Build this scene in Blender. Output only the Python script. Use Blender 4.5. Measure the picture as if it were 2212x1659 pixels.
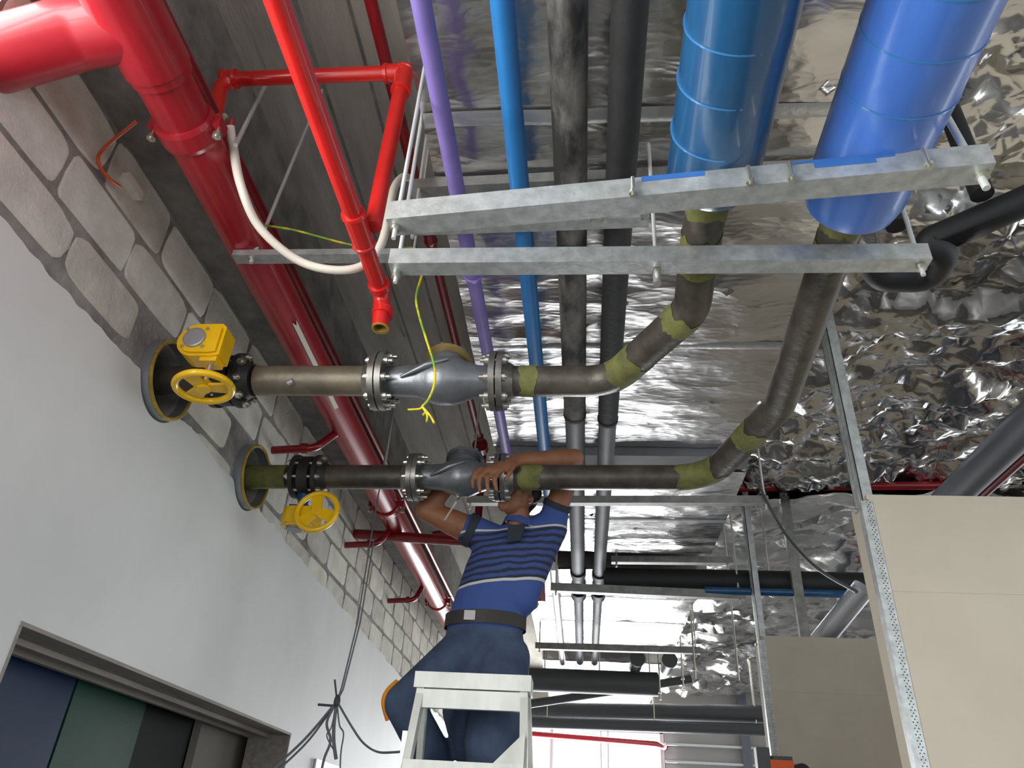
import bpy, bmesh, math, random
from mathutils import Vector, Matrix, noise
random.seed(7)
for o in list(bpy.data.objects): bpy.data.objects.remove(o)
S = bpy.context.scene
C = S.collection
V = Vector

# ------------------------------------------------------------ camera
W, H = 2212, 1659
FPX = 1615.58
R = Matrix(((0.9955, -0.0019, 0.0949), (0.0791, -0.5355, -0.8408), (0.0524, 0.8445, -0.5330)))
CAM = V((0, 0, 1.5))
def _basis():
    yc = V((152, -1016.5, -FPX)).normalized(); zc = V((159, 2591.5, -FPX)).normalized()
    zc = (zc - yc * zc.dot(yc)).normalized(); xc = yc.cross(zc)
    return Matrix((xc, yc, zc))
R = _basis()
cd = bpy.data.cameras.new('camera'); cam = bpy.data.objects.new('camera', cd); C.objects.link(cam)
cam.matrix_world = Matrix.Translation(CAM) @ R.to_4x4()
cd.sensor_fit = 'HORIZONTAL'; cd.sensor_width = 36.0; cd.lens = FPX / W * 36.0
cd.clip_start = 0.02; cd.clip_end = 200
S.camera = cam
def at(px, py, x=None, y=None, z=None):
    d = R @ V(((px - W/2)/FPX, -(py - H/2)/FPX, -1.0))
    t = (x - CAM.x)/d.x if x is not None else (y - CAM.y)/d.y if y is not None else (z - CAM.z)/d.z
    return CAM + d * t

# ------------------------------------------------------------ world, lights, exposure
w = bpy.data.worlds.new('sky'); S.world = w; w.use_nodes = True
bg = w.node_tree.nodes['Background']; bg.inputs[0].default_value = (0.90, 0.95, 1.0, 1); bg.inputs[1].default_value = 1.9
def area(name, loc, rot, sx, sy, power, col=(1, 1, 1)):
    l = bpy.data.lights.new(name, 'AREA'); l.shape = 'RECTANGLE'; l.size = sx; l.size_y = sy; l.energy = power; l.color = col
    o = bpy.data.objects.new(name, l); C.objects.link(o); o.location = loc; o.rotation_euler = rot
    return o
PI = math.pi
# daylight through the side window by the camera, through the far glazed end, through the open right-hand facade
area('daylight_side_window', (-1.95, -0.35, 2.7), (0, -PI/2, 0), 2.6, 2.7, 260, (1.0, 0.99, 0.97))
area('daylight_far_window', (0.1, 13.95, 1.75), (-PI/2, 0, 0), 2.9, 3.2, 520, (0.95, 0.97, 1.0))
area('daylight_right_facade', (7.4, 4.0, 2.0), (0, PI/2, 0), 3.2, 15, 85, (1.0, 1.0, 1.0))
S.view_settings.view_transform = 'Standard'; S.view_settings.look = 'None'
S.view_settings.exposure = 0.0; S.view_settings.gamma = 1.0; S.view_settings.use_curve_mapping = False

# ------------------------------------------------------------ materials
def lin(c):
    c /= 255.0
    return c/12.92 if c <= 0.04045 else ((c + 0.055)/1.055)**2.4
def rgb(r, g, b): return (lin(r), lin(g), lin(b), 1)
MATS = {}
def mat(name, col, rough=0.5, metal=0.0, col2=None, scale=8.0, bump=0.0, bscale=40.0, coat=0.0, lo=0.35, hi=0.65, stretch=(1, 1, 1), detail=6, spec=0.5):
    m = bpy.data.materials.new(name); m.use_nodes = True; nt = m.node_tree; N = nt.nodes; L = nt.links
    b = N['Principled BSDF']; b.inputs['Base Color'].default_value = col; b.inputs['Roughness'].default_value = rough
    b.inputs['Metallic'].default_value = metal; b.inputs['Coat Weight'].default_value = coat; b.inputs['Coat Roughness'].default_value = 0.08
    b.inputs['Specular IOR Level'].default_value = spec
    tc = N.new('ShaderNodeTexCoord'); mp = N.new('ShaderNodeMapping'); mp.inputs['Scale'].default_value = stretch
    L.new(tc.outputs['Object'], mp.inputs['Vector'])
    if col2:
        n = N.new('ShaderNodeTexNoise'); n.inputs['Scale'].default_value = scale; n.inputs['Detail'].default_value = detail; n.inputs['Roughness'].default_value = 0.6
        L.new(mp.outputs[0], n.inputs['Vector'])
        r = N.new('ShaderNodeValToRGB'); r.color_ramp.elements[0].position = lo; r.color_ramp.elements[1].position = hi
        r.color_ramp.elements[0].color = col; r.color_ramp.elements[1].color = col2
        L.new(n.outputs['Fac'], r.inputs[0]); L.new(r.outputs[0], b.inputs['Base Color'])
    if bump:
        n2 = N.new('ShaderNodeTexNoise'); n2.inputs['Scale'].default_value = bscale; n2.inputs['Detail'].default_value = 5
        L.new(mp.outputs[0], n2.inputs['Vector'])
        bp = N.new('ShaderNodeBump'); bp.inputs['Strength'].default_value = bump; bp.inputs['Distance'].default_value = 0.01
        L.new(n2.outputs['Fac'], bp.inputs['Height']); L.new(bp.outputs[0], b.inputs['Normal'])
    MATS[name] = m
    return m
mat('concrete', rgb(176, 171, 162), 0.9, col2=rgb(146, 141, 133), scale=2.2, bump=0.35, bscale=30, stretch=(3, .5, 1))
mat('concrete_dark', rgb(140, 136, 129), 0.9, col2=rgb(104, 101, 96), scale=6, bump=0.5, bscale=25)
mat('mortar', rgb(152, 149, 143), 0.95, col2=rgb(112, 109, 105), scale=7, bump=0.8, bscale=45)
mat('block_grey', rgb(214, 212, 200), 0.95, col2=rgb(192, 190, 179), scale=7, bump=0.5, bscale=70)
mat('block_pale', rgb(228, 225, 212), 0.95, col2=rgb(204, 201, 188), scale=6, bump=0.5, bscale=70)
mat('block_brown', rgb(206, 202, 190), 0.95, col2=rgb(180, 176, 164), scale=8, bump=0.5, bscale=70)
mat('plaster', rgb(218, 219, 215), 0.6, col2=rgb(208, 209, 205), scale=1.5, bump=0.05, bscale=12)
mat('plaster_trim', rgb(150, 142, 132), 0.7, col2=rgb(128, 120, 112), scale=6, stretch=(6, .6, 6))
mat('floor_tile', rgb(112, 112, 112), 0.28, col2=rgb(96, 96, 96), scale=3)
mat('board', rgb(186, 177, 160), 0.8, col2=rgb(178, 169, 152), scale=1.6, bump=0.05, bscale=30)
mat('board_far', rgb(186, 178, 163), 0.8, col2=rgb(175, 167, 153), scale=2.2, bump=0.05, bscale=30)  # boards of the far partition, close in tone to the near ones
mat('red_paint', rgb(166, 30, 42), 0.3, col2=rgb(152, 26, 38), scale=5, coat=0.3)
mat('red_bright', rgb(206, 34, 28), 0.3, col2=rgb(190, 28, 26), scale=6, coat=0.35)
mat('red_deep', rgb(140, 18, 28), 0.3, coat=0.25, col2=rgb(120, 14, 24), scale=7)
mat('galv', rgb(198, 202, 200), 0.42, 0.7, rgb(168, 172, 170), scale=30, bump=0.08, bscale=120)
mat('galv_dull', rgb(150, 150, 145), 0.5, 0.55, rgb(124, 124, 119), scale=14)
mat('zinc', rgb(205, 203, 190), 0.28, 0.9)
mat('purple_pipe', rgb(138, 122, 190), 0.38, col2=rgb(126, 110, 178), scale=4)
mat('blue_pipe', rgb(45, 125, 190), 0.35, col2=rgb(38, 112, 176), scale=4)
mat('clad_teal', rgb(26, 82, 124), 0.3, col2=rgb(22, 72, 112), scale=5, coat=0.35, stretch=(3, .6, 3), bump=0.05, bscale=6)
mat('clad_blue', rgb(72, 118, 198), 0.3, col2=rgb(64, 106, 186), scale=5, coat=0.3, stretch=(3, .6, 3), bump=0.05, bscale=6)
mat('band_blue', rgb(58, 118, 170), 0.2, coat=0.6)
mat('rubber', rgb(32, 32, 33), 0.75, col2=rgb(40, 40, 41), scale=10, bump=0.2, bscale=60)
mat('rubber_dusty', rgb(40, 39, 38), 0.8, col2=rgb(122, 119, 113), scale=7, lo=.42, hi=.62, stretch=(1, .45, 1), bump=0.2, bscale=60)
mat('rubber_grey', rgb(112, 114, 118), 0.55, col2=rgb(98, 100, 104), scale=5)
mat('black_plain', rgb(22, 22, 24), 0.6)
mat('bare_steel', rgb(96, 90, 80), 0.42, 0.35, rgb(66, 61, 55), scale=9, bump=0.15, bscale=50)
mat('bare_steel_tan', rgb(128, 119, 100), 0.45, 0.35, rgb(100, 92, 78), scale=7, bump=0.12, bscale=50)
mat('primer', rgb(116, 118, 62), 0.8, col2=rgb(88, 88, 50), scale=14, bump=0.3, bscale=70)
mat('cast_grey', rgb(132, 135, 138), 0.33, 0.55, rgb(112, 115, 118), scale=10, bump=0.12, bscale=40)
mat('flange_grey', rgb(142, 142, 138), 0.35, 0.7, rgb(112, 106, 98), scale=16)
mat('cast_dark', rgb(52, 50, 48), 0.5, 0.3, rgb(38, 36, 35), scale=14)
mat('brass_cover', rgb(176, 152, 96), 0.4, 0.4, rgb(140, 120, 76), scale=8)
mat('yellow_paint', rgb(236, 190, 0), 0.3, col2=rgb(222, 172, 0), scale=8, coat=0.3)
mat('plate_grey', rgb(150, 148, 150), 0.4, 0.4)
mat('valve_blue', rgb(30, 72, 128), 0.35, coat=0.3)
mat('foam_yellow', rgb(176, 150, 60), 0.8, col2=rgb(130, 108, 44), scale=20, bump=.3)
mat('sleeve_grey', rgb(150, 155, 160), 0.45, 0.5)
mat('conduit_white', rgb(226, 220, 205), 0.45)
mat('wire_green', rgb(110, 150, 40), 0.5, col2=rgb(206, 186, 30), scale=9, lo=.45, hi=.55)
mat('wire_grey', rgb(112, 116, 120), 0.55)
mat('cable_dark', rgb(72, 74, 76), 0.5)
mat('skin', rgb(142, 94, 64), 0.55, col2=rgb(128, 82, 56), scale=14)
mat('lips', rgb(120, 62, 54), 0.5)
mat('hair', rgb(20, 16, 15), 0.7)
mat('eye_white', rgb(220, 215, 205), 0.3)
mat('jeans', rgb(66, 82, 106), 0.9, col2=rgb(46, 58, 80), scale=6, bump=0.3, bscale=90)
mat('belt', rgb(40, 36, 33), 0.6)
mat('orange_cloth', rgb(226, 140, 20), 0.7)
mat('ladder_alu', rgb(205, 207, 200), 0.5, 0.35, rgb(186, 188, 180), scale=12, stretch=(1, 1, .3))
mat('door_blue', rgb(28, 48, 82), 0.25, col2=rgb(24, 42, 72), scale=2)
mat('door_green', rgb(28, 72, 58), 0.25, col2=rgb(24, 62, 50), scale=2)
mat('door_dark', rgb(18, 22, 23), 0.35)
mat('door_grey', rgb(128, 124, 116), 0.6)
mat('orange_plastic', rgb(205, 84, 34), 0.4)
mat('window_frame', rgb(200, 202, 205), 0.4)
mat('grey_wall', rgb(150, 148, 145), 0.8)
mat('pvc_grey', rgb(92, 96, 104), 0.45)
mat('silver_tube', rgb(225, 225, 230), 0.36, 0.8)
mat('paint_smear', rgb(48, 96, 160), .4)
mat('rod_steel', rgb(206, 208, 204), .4, .3)
mat('tape', rgb(214, 214, 214), 0.3, 0.85, bump=.3, bscale=30)

def foil(name, base, rough, s1, s2, strength, stretch=(1, 1, 1), dist=0.03):
    m = bpy.data.materials.new(name); m.use_nodes = True; nt = m.node_tree; N = nt.nodes; L = nt.links
    b = N['Principled BSDF']; b.inputs['Metallic'].default_value = 1.0; b.inputs['Roughness'].default_value = rough
    tc = N.new('ShaderNodeTexCoord'); mp = N.new('ShaderNodeMapping'); mp.inputs['Scale'].default_value = stretch
    L.new(tc.outputs['Object'], mp.inputs[0])
    n0 = N.new('ShaderNodeTexNoise'); n0.inputs['Scale'].default_value = s1*.6; n0.inputs['Detail'].default_value = 4
    L.new(mp.outputs[0], n0.inputs['Vector'])
    mx = N.new('ShaderNodeVectorMath'); mx.operation = 'MULTIPLY_ADD'; mx.inputs[1].default_value = (.35, .35, .35)
    L.new(n0.outputs['Color'], mx.inputs[0]); L.new(mp.outputs[0], mx.inputs[2])
    v1 = N.new('ShaderNodeTexVoronoi'); v1.inputs['Scale'].default_value = s1; v1.feature = 'F1'
    v2 = N.new('ShaderNodeTexVoronoi'); v2.inputs['Scale'].default_value = s2; v2.feature = 'F1'
    L.new(mx.outputs[0], v1.inputs['Vector']); L.new(mx.outputs[0], v2.inputs['Vector'])
    a = N.new('ShaderNodeMath'); a.operation = 'MULTIPLY_ADD'; a.inputs[1].default_value = s1/s2*.8
    L.new(v2.outputs['Distance'], a.inputs[0]); L.new(v1.outputs['Distance'], a.inputs[2])
    bp = N.new('ShaderNodeBump'); bp.inputs['Strength'].default_value = strength; bp.inputs['Distance'].default_value = dist
    L.new(a.outputs[0], bp.inputs['Height']); L.new(bp.outputs[0], b.inputs['Normal'])
    n3 = N.new('ShaderNodeTexNoise'); n3.inputs['Scale'].default_value = 2.2; n3.inputs['Detail'].default_value = 5
    L.new(mp.outputs[0], n3.inputs['Vector'])
    r = N.new('ShaderNodeValToRGB'); r.color_ramp.elements[0].position = .3; r.color_ramp.elements[1].position = .7
    r.color_ramp.elements[0].color = base; r.color_ramp.elements[1].color = tuple(min(1, c*1.18) for c in base[:3]) + (1,)
    L.new(n3.outputs['Fac'], r.inputs[0]); L.new(r.outputs[0], b.inputs['Base Color'])
    MATS[name] = m
foil('foil_duct', (.68, .665, .65, 1), .23, 3.2, 15, .27, (1, 2.6, 1), .03)
foil('foil_crumpled', (.72, .71, .69, 1), .17, 3.4, 12, .42, (1, 1.6, 1), .03)

# shirt: blue with dark wavy rows and two pale lines (printed cloth)
def shirt_mat():
    m = bpy.data.materials.new('shirt'); m.use_nodes = True; nt = m.node_tree; N = nt.nodes; L = nt.links
    b = N['Principled BSDF']; b.inputs['Roughness'].default_value = .85
    tc = N.new('ShaderNodeTexCoord'); sp = N.new('ShaderNodeSeparateXYZ'); L.new(tc.outputs['Object'], sp.inputs[0])
    # height along the leaning trunk
    t = N.new('ShaderNodeMath'); t.operation = 'MULTIPLY_ADD'; t.inputs[1].default_value = -.12
    L.new(sp.outputs['X'], t.inputs[0]); L.new(sp.outputs['Z'], t.inputs[2])
    ns = N.new('ShaderNodeTexNoise'); ns.inputs['Scale'].default_value = 14; L.new(tc.outputs['Object'], ns.inputs['Vector'])
    t2 = N.new('ShaderNodeMath'); t2.operation = 'MULTIPLY_ADD'; t2.inputs[1].default_value = .022
    L.new(ns.outputs['Fac'], t2.inputs[0]); L.new(t.outputs[0], t2.inputs[2])
    s = N.new('ShaderNodeMath'); s.operation = 'MULTIPLY'; s.inputs[1].default_value = 2*PI/.031; L.new(t2.outputs[0], s.inputs[0])
    sn = N.new('ShaderNodeMath'); sn.operation = 'SINE'; L.new(s.outputs[0], sn.inputs[0])
    r = N.new('ShaderNodeValToRGB'); r.color_ramp.elements[0].position = .2; r.color_ramp.elements[1].position = .62
    r.color_ramp.elements[0].color = rgb(28, 33, 56); r.color_ramp.elements[1].color = rgb(50, 68, 118)
    hf = N.new('ShaderNodeMath'); hf.operation = 'MULTIPLY_ADD'; hf.inputs[1].default_value = .5; hf.inputs[2].default_value = .5
    L.new(sn.outputs[0], hf.inputs[0]); L.new(hf.outputs[0], r.inputs[0])
    zones = N.new('ShaderNodeValToRGB'); zr = zones.color_ramp; zr.interpolation = 'CONSTANT'
    zm = N.new('ShaderNodeMapRange'); zm.inputs['From Min'].default_value = 1.1; zm.inputs['From Max'].default_value = 1.9
    L.new(t.outputs[0], zm.inputs['Value']); L.new(zm.outputs[0], zones.inputs[0])
    SHZ = [(0.0, 0), (.285, .5), (.297, 1), (.592, .5), (.604, 0)]
    zr.elements[0].position = 0; zr.elements[0].color = (0, 0, 0, 1); zr.elements[1].position = SHZ[1][0]; zr.elements[1].color = (.5, .5, .5, 1)
    for p, v in SHZ[2:]:
        e = zr.elements.new(p); e.color = (v, v, v, 1)
    g1 = N.new('ShaderNodeMath'); g1.operation = 'GREATER_THAN'; g1.inputs[1].default_value = .75; L.new(zones.outputs[0], g1.inputs[0])
    c1 = N.new('ShaderNodeMix'); c1.data_type = 'RGBA'; c1.inputs['A'].default_value = rgb(52, 74, 132); L.new(g1.outputs[0], c1.inputs['Factor']); L.new(r.outputs[0], c1.inputs['B'])
    g2 = N.new('ShaderNodeMath'); g2.operation = 'COMPARE'; g2.inputs[1].default_value = .21; g2.inputs[2].default_value = .1; L.new(zones.outputs[0], g2.inputs[0])
    c2 = N.new('ShaderNodeMix'); c2.data_type = 'RGBA'; c2.inputs['B'].default_value = rgb(186, 184, 176); L.new(g2.outputs[0], c2.inputs['Factor']); L.new(c1.outputs['Result'], c2.inputs['A'])
    g2.inputs[1].default_value = .5; g2.inputs[2].default_value = .15
    L.new(c2.outputs['Result'], b.inputs['Base Color'])
    MATS['shirt'] = m
shirt_mat()
mat('shirt_dark', rgb(38, 42, 52), .85)

# ------------------------------------------------------------ mesh helpers
ORG = {}
class MB:
    def __init__(s): s.v = []; s.f = []; s.sm = []
    def add(s, vs, fs, smooth=False):
        k = len(s.v); s.v += [V(p) for p in vs]
        for f in fs: s.f.append(tuple(i + k for i in f)); s.sm.append(smooth)
        return s
    def box(s, c, d, m=None):
        c = V(c); x, y, z = d[0]/2, d[1]/2, d[2]/2
        vs = [V((a*x, b*y, e*z)) for a in (-1, 1) for b in (-1, 1) for e in (-1, 1)]
        if m: vs = [m @ p for p in vs]
        return s.add([c + p for p in vs], [(0, 1, 3, 2), (4, 6, 7, 5), (0, 4, 5, 1), (2, 3, 7, 6), (0, 2, 6, 4), (1, 5, 7, 3)])
    def mm(s, a, b):
        a = V(a); b = V(b); return s.box((a + b)/2, [abs(b[i] - a[i]) for i in range(3)])
    def tube(s, path, r, n=20, caps=True, smooth=True):
        path = [V(p) for p in path]
        rs = r if isinstance(r, (list, tuple)) else [r]*len(path)
        t0 = (path[1] - path[0]).normalized(); up = V((0, 0, 1)) if abs(t0.z) < .9 else V((0, 1, 0))
        u = t0.cross(up).normalized(); vs = []
        for i, p in enumerate(path):
            t = (path[min(i+1, len(path)-1)] - path[max(i-1, 0)]).normalized()
            u = (u - t * u.dot(t)).normalized(); v = t.cross(u)
            for k in range(n):
                a = 2*PI*k/n; vs.append(p + (u*math.cos(a) + v*math.sin(a))*rs[i])
        fs = [(i*n + k, i*n + (k+1) % n, (i+1)*n + (k+1) % n, (i+1)*n + k) for i in range(len(path)-1) for k in range(n)]
        s.add(vs, fs, smooth)
        if caps:
            s.add(vs[:n], [tuple(range(n-1, -1, -1))]); s.add(vs[-n:], [tuple(range(n))])
        return s
    def lathe(s, prof, o, ax, n=32, smooth=False, caps=True):
        # prof: (distance along ax, radius); sharp rings are doubled unless smooth
        o = V(o); ax = V(ax).normalized(); up = V((0, 0, 1)) if abs(ax.z) < .9 else V((0, 1, 0))
        u = ax.cross(up).normalized(); v = ax.cross(u)
        ring = lambda t, r: [o + ax*t + (u*math.cos(2*PI*k/n) + v*math.sin(2*PI*k/n))*r for k in range(n)]
        if smooth:
            vs = [p for t, r in prof for p in ring(t, r)]
            s.add(vs, [(i*n + k, i*n + (k+1) % n, (i+1)*n + (k+1) % n, (i+1)*n + k) for i in range(len(prof)-1) for k in range(n)], True)
        else:
            for i in range(len(prof)-1):
                a = ring(*prof[i]); b = ring(*prof[i+1])
                s.add(a + b, [(k, (k+1) % n, n + (k+1) % n, n + k) for k in range(n)], abs(prof[i][0] - prof[i+1][0]) > 1e-6)
        for (t, r), rev in ((prof[0], True), (prof[-1], False)):
            if r > 1e-4 and caps: s.add(ring(t, r), [tuple(range(n-1, -1, -1)) if rev else tuple(range(n))])
        return s
    def hexa(s, c, ax, r, h): return s.lathe([(0, r), (h, r)], c, ax, 6)
    def sphere(s, c, r, n=16, m=8, mx=None):
        c = V(c); rr = r if isinstance(r, (tuple, list)) else (r, r, r); vs = []; 
        for i in range(m+1):
            th = PI*i/m
            for k in range(n):
                a = 2*PI*k/n; p = V((math.sin(th)*math.cos(a)*rr[0], math.sin(th)*math.sin(a)*rr[1], math.cos(th)*rr[2]))
                vs.append(c + (mx @ p if mx else p))
        return s.add(vs, [(i*n + k, (i+1)*n + k, (i+1)*n + (k+1) % n, i*n + (k+1) % n) for i in range(m) for k in range(n)], True)
    def prism(s, poly, p0, p1, ux, uy):
        # extrude 2D polygon (along ux,uy) from p0 to p1
        p0 = V(p0); p1 = V(p1); ux = V(ux); uy = V(uy); n = len(poly)
        a = [p0 + ux*x + uy*y for x, y in poly]; b = [p1 + ux*x + uy*y for x, y in poly]
        return s.add(a + b, [(i, (i+1) % n, n + (i+1) % n, n + i) for i in range(n)] + [tuple(range(n-1, -1, -1)), tuple(range(n, 2*n))])
    def build(s, name, m, parent=None, loc=None):
        if loc is None:
            if parent is not None: loc = ORG[parent]
            else:
                loc = V((sum(p.x for p in s.v)/len(s.v), sum(p.y for p in s.v)/len(s.v), min(p.z for p in s.v)))
        loc = V(loc)
        me = bpy.data.meshes.new(name); me.from_pydata([p - loc for p in s.v], [], s.f)
        me.polygons.foreach_set('use_smooth', s.sm)
        bm = bmesh.new(); bm.from_mesh(me); bmesh.ops.remove_doubles(bm, verts=bm.verts, dist=1e-6) if len(s.v) < 4000 and not any(s.sm) else None
        bmesh.ops.recalc_face_normals(bm, faces=bm.faces); bm.to_mesh(me); bm.free()
        me.materials.append(MATS[m]); me.update()
        o = bpy.data.objects.new(name, me); C.objects.link(o)
        if parent is not None: o.parent = parent
        else: o.location = loc
        ORG[o] = loc
        return o
def link_copy(o, name, parent=None):
    c = o.copy(); c.name = name; C.objects.link(c); c.parent = parent if parent is not None else o.parent; ORG[c] = ORG[o]
    return c
def empty(name, loc):
    o = bpy.data.objects.new(name, None); C.objects.link(o); o.location = loc; o.empty_display_size = .1; ORG[o] = V(loc)
    return o
def tag(o, label, cat, group=None):
    o['label'] = label; o['category'] = cat
    if group: o['group'] = group
    return o
def thing(name, loc, label, cat, group=None): return tag(empty(name, loc), label, cat, group)
def struct(o): o['kind'] = 'structure'; return o
def plabel(o, t): o['label'] = t; return o
def fillet(pts, rad, n=9):
    pts = [V(p) for p in pts]; out = [pts[0]]
    for i in range(1, len(pts)-1):
        a = (pts[i-1] - pts[i]); b = (pts[i+1] - pts[i]); la, lb = a.length, b.length; a.normalize(); b.normalize()
        th = math.acos(max(-1, min(1, a.dot(b))))
        r = rad[i-1] if isinstance(rad, (list, tuple)) else rad
        t = min(r/math.tan(th/2), la*.49, lb*.49); r = t*math.tan(th/2)
        c = pts[i] + (a + b).normalized() * (r/math.sin(th/2))
        s0 = pts[i] + a*t; s1 = pts[i] + b*t
        u = (s0 - c); q = (s1 - c); ang = u.angle(q) if u.length > 1e-9 else 0
        for k in range(n+1):
            f = k/n
            out.append(c + (u*math.sin((1-f)*ang) + q*math.sin(f*ang))/math.sin(ang) if ang > 1e-5 else s0.lerp(s1, f))
    out.append(pts[-1])
    return out
def smooth_path(pts, n=10):
    pts = [V(p) for p in pts]; P = [pts[0]] + pts + [pts[-1]]; out = []
    for i in range(1, len(P)-2):
        for k in range(n):
            t = k/n; a, b, c, d = P[i-1], P[i], P[i+1], P[i+2]
            out.append(.5*((2*b) + (c-a)*t + (2*a-5*b+4*c-d)*t*t + (-a+3*b-3*c+d)*t**3))
    out.append(P[-2]); return out
def nz(p, s=1.0): return noise.noise(V(p)*s)

# ------------------------------------------------------------ the setting
XW, SL = -1.62, 4.30        # left wall face, slab soffit
fl = struct(MB().mm((-4, -5, -.15), (8, 18, 0)).build('floor', 'floor_tile'))
ceil = struct(MB().mm((-4, -5, SL), (8, 18, SL + .25)).build('ceiling', 'concrete', loc=(0, 5, SL)))
MB().mm((XW, -5, 3.56), (-1.46, 17, SL + .02)).build('beam', 'concrete_dark', ceil)      # edge beam over the block wall
for yj in (1.75, 2.62, 3.4, 4.6, 6.0):                                                 # formwork joints on the soffit
    pass
for xj in (-1.14, -.93, -.72):
    MB().mm((xj, -2, SL - .006), (xj + .012, 12, SL + .01)).build('formwork_fin', 'concrete_dark', ceil)

# left wall: backing (mortar) with a doorway and two pipe holes
DY0, DY1, DZ = 2.06, 4.42, 1.985
P1Y = 2.32
def p2y(x): return 3.191 + (x + 1.628)*(3.132 - 3.191)/(.499 + 1.628)
PZ = 2.965
wl = empty('wall_left', (XW, 7, 0)); struct(wl)
wm = MB(); T = .22
for a, b in (((XW - T, 1.08, 0), (XW, DY0, SL)), ((XW - T, DY1, 0), (XW, 17, SL)), ((XW - T, -5, 0), (XW, -1.75, SL)), ((XW - T, -1.75, 0), (XW, 1.08, 1.25)), ((XW - T, -1.75, 4.15), (XW, 1.08, SL))):
    wm.mm(a, b)
# the piece above the doorway carries the holes: cut them with a boolean
wm.build('masonry_core', 'mortar', wl)
core = MB().mm((XW - T, DY0, DZ), (XW, DY1, SL)).build('masonry_core', 'mortar', wl)
cut = MB()
HR = .138
cut.lathe([(-.4, HR), (.1, HR)], (XW, P1Y, PZ), (1, 0, 0), 40); cut.lathe([(-.4, HR), (.1, HR)], (XW, p2y(XW), PZ), (1, 0, 0), 40)
co = cut.build('cutter', 'mortar'); 
def boolean_cut(ob, cutter):
    md = ob.modifiers.new('b', 'BOOLEAN'); md.operation = 'DIFFERENCE'; md.object = cutter; md.solver = 'EXACT'
    bpy.context.view_layer.update(); dg = bpy.context.evaluated_depsgraph_get()
    me = bpy.data.meshes.new_from_object(ob.evaluated_get(dg)); ob.modifiers.clear(); ob.data = me
bpy.context.view_layer.update()
boolean_cut(core, co)

def pl_top(y): return 2.91 if y < 2.2 else 2.91 - (y - 2.2)*.032 if y < 7.5 else 2.74
# plaster coat with a ragged top edge, doorway left open
pm = MB(); PT = .016
def plaster_strip(y0, y1, zb, ztop):
    n = max(2, int((y1 - y0)/.02)); vs = []
    for i in range(n+1):
        y = y0 + (y1-y0)*i/n
        zt = ztop(y)
        for x in (XW, XW + PT):
            vs.append((x, y, zb)); vs.append((x, y, zt - (.004 if x > XW else 0)))
    fs = []
    for i in range(n):
        a = i*4; b = a + 4
        fs += [(a+2, b+2, b+3, a+3), (a+1, a+3, b+3, b+1), (a, b, b+2, a+2)]
    fs += [(0, 2, 3, 1), (n*4, n*4+1, n*4+3, n*4+2)]
    pm.add(vs, fs)
def rag(y):
    z = pl_top(y) + .022*nz((y*4, 3, 1)) + .012*nz((y*15, 7, 2)) + .005*nz((y*50, 1, 5))
    for cy in (P1Y, p2y(XW)):       # the coat stops round the pipe sleeves
        d = abs(y - cy)
        if d < .16: z = min(z, PZ - math.sqrt(max(0, .16**2 - d*d)))
    return z
plaster_strip(1.08, DY0, 0, rag); plaster_strip(DY1, 17, 0, rag); plaster_strip(DY0, DY1, DZ, rag)
plaster_strip(-5, -1.75, 0, lambda y: SL); plaster_strip(-1.75, 1.08, 0, lambda y: 1.25)
pm.build('plaster_coat', 'plaster', wl)
# concrete blocks, one object each, laid in running bond above the plaster line
bms = ('block_grey', 'block_pale', 'block_brown', 'block_grey')
bi = 0
for row, (z0, z1) in enumerate(((2.775, 2.935), (2.955, 3.125), (3.14, 3.325), (3.34, 3.55))):
    y = 1.08 + (.17 if row % 2 else .0)
    yy = [1.085]
    while y < 14:
        y += (.40 if y < 6 else .40) + random.uniform(-.03, .03)
        yy.append(y)
    for a, b in zip(yy, yy[1:]):
        y0, y1 = a + .005, b - .005
        if y1 - y0 < .08 or z1 < pl_top((y0+y1)/2) + .045: continue
        cyl = False; poly = []
        N_ = 22; cy0, cz0 = (y0+y1)/2, (z0+z1)/2; hy, hz = (y1-y0)/2, (z1-z0)/2
        ex = random.uniform(5, 12)
        for k in range(N_):
            t = 2*PI*k/N_; c_, s_ = math.cos(t), math.sin(t)
            sy = math.copysign(abs(c_)**(2/ex), c_); sz = math.copysign(abs(s_)**(2/ex), s_)
            g = 1 + .09*nz((cy0*7 + c_*1.5, cz0*9 + s_*1.5, row))
            poly.append([cy0 + sy*hy*g*.985, cz0 + sz*hz*g*.97])
        for q in poly:       # broken back around the pipe holes
            for cy in (P1Y, p2y(XW)):
                d = math.hypot(q[0]-cy, q[1]-PZ)
                if d < .148:
                    k = .148/max(d, 1e-3); q[0] = cy + (q[0]-cy)*k; q[1] = PZ + (q[1]-PZ)*k
                    cyl = True
        if any(math.hypot(cy0-cy, cz0-PZ) < .13 for cy in (P1Y, p2y(XW))): continue
        pr = .004 + .003*random.random()
        vs = [(XW - .01, p[0], p[1]) for p in poly] + [(XW + pr*.5, p[0], p[1]) for p in poly] + [(XW + pr, cy0 + (p[0]-cy0)*.96, cz0 + (p[1]-cz0)*.94) for p in poly]
        fs = []
        for k in range(N_):
            k2 = (k+1) % N_
            fs += [(k, k2, N_+k2, N_+k), (N_+k, N_+k2, 2*N_+k2, 2*N_+k)]
        fs.append(tuple(range(2*N_, 3*N_)))
        MB().add(vs, fs).build('concrete_block', bms[(bi*7 + row*3) % 4], wl); bi += 1
bpy.data.objects.remove(co)
MB().mm((-4.1, 1.0, 0), (-4.0, 18, SL)).mm((-4.1, 1.0, 0), (XW - T, 1.08, SL)).mm((-4.1, 17.0, 0), (XW, 17.1, SL)).build('light_block_walls', 'concrete', wl)  # unseen walls added to keep daylight out behind the doorway and pipe holes
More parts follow.
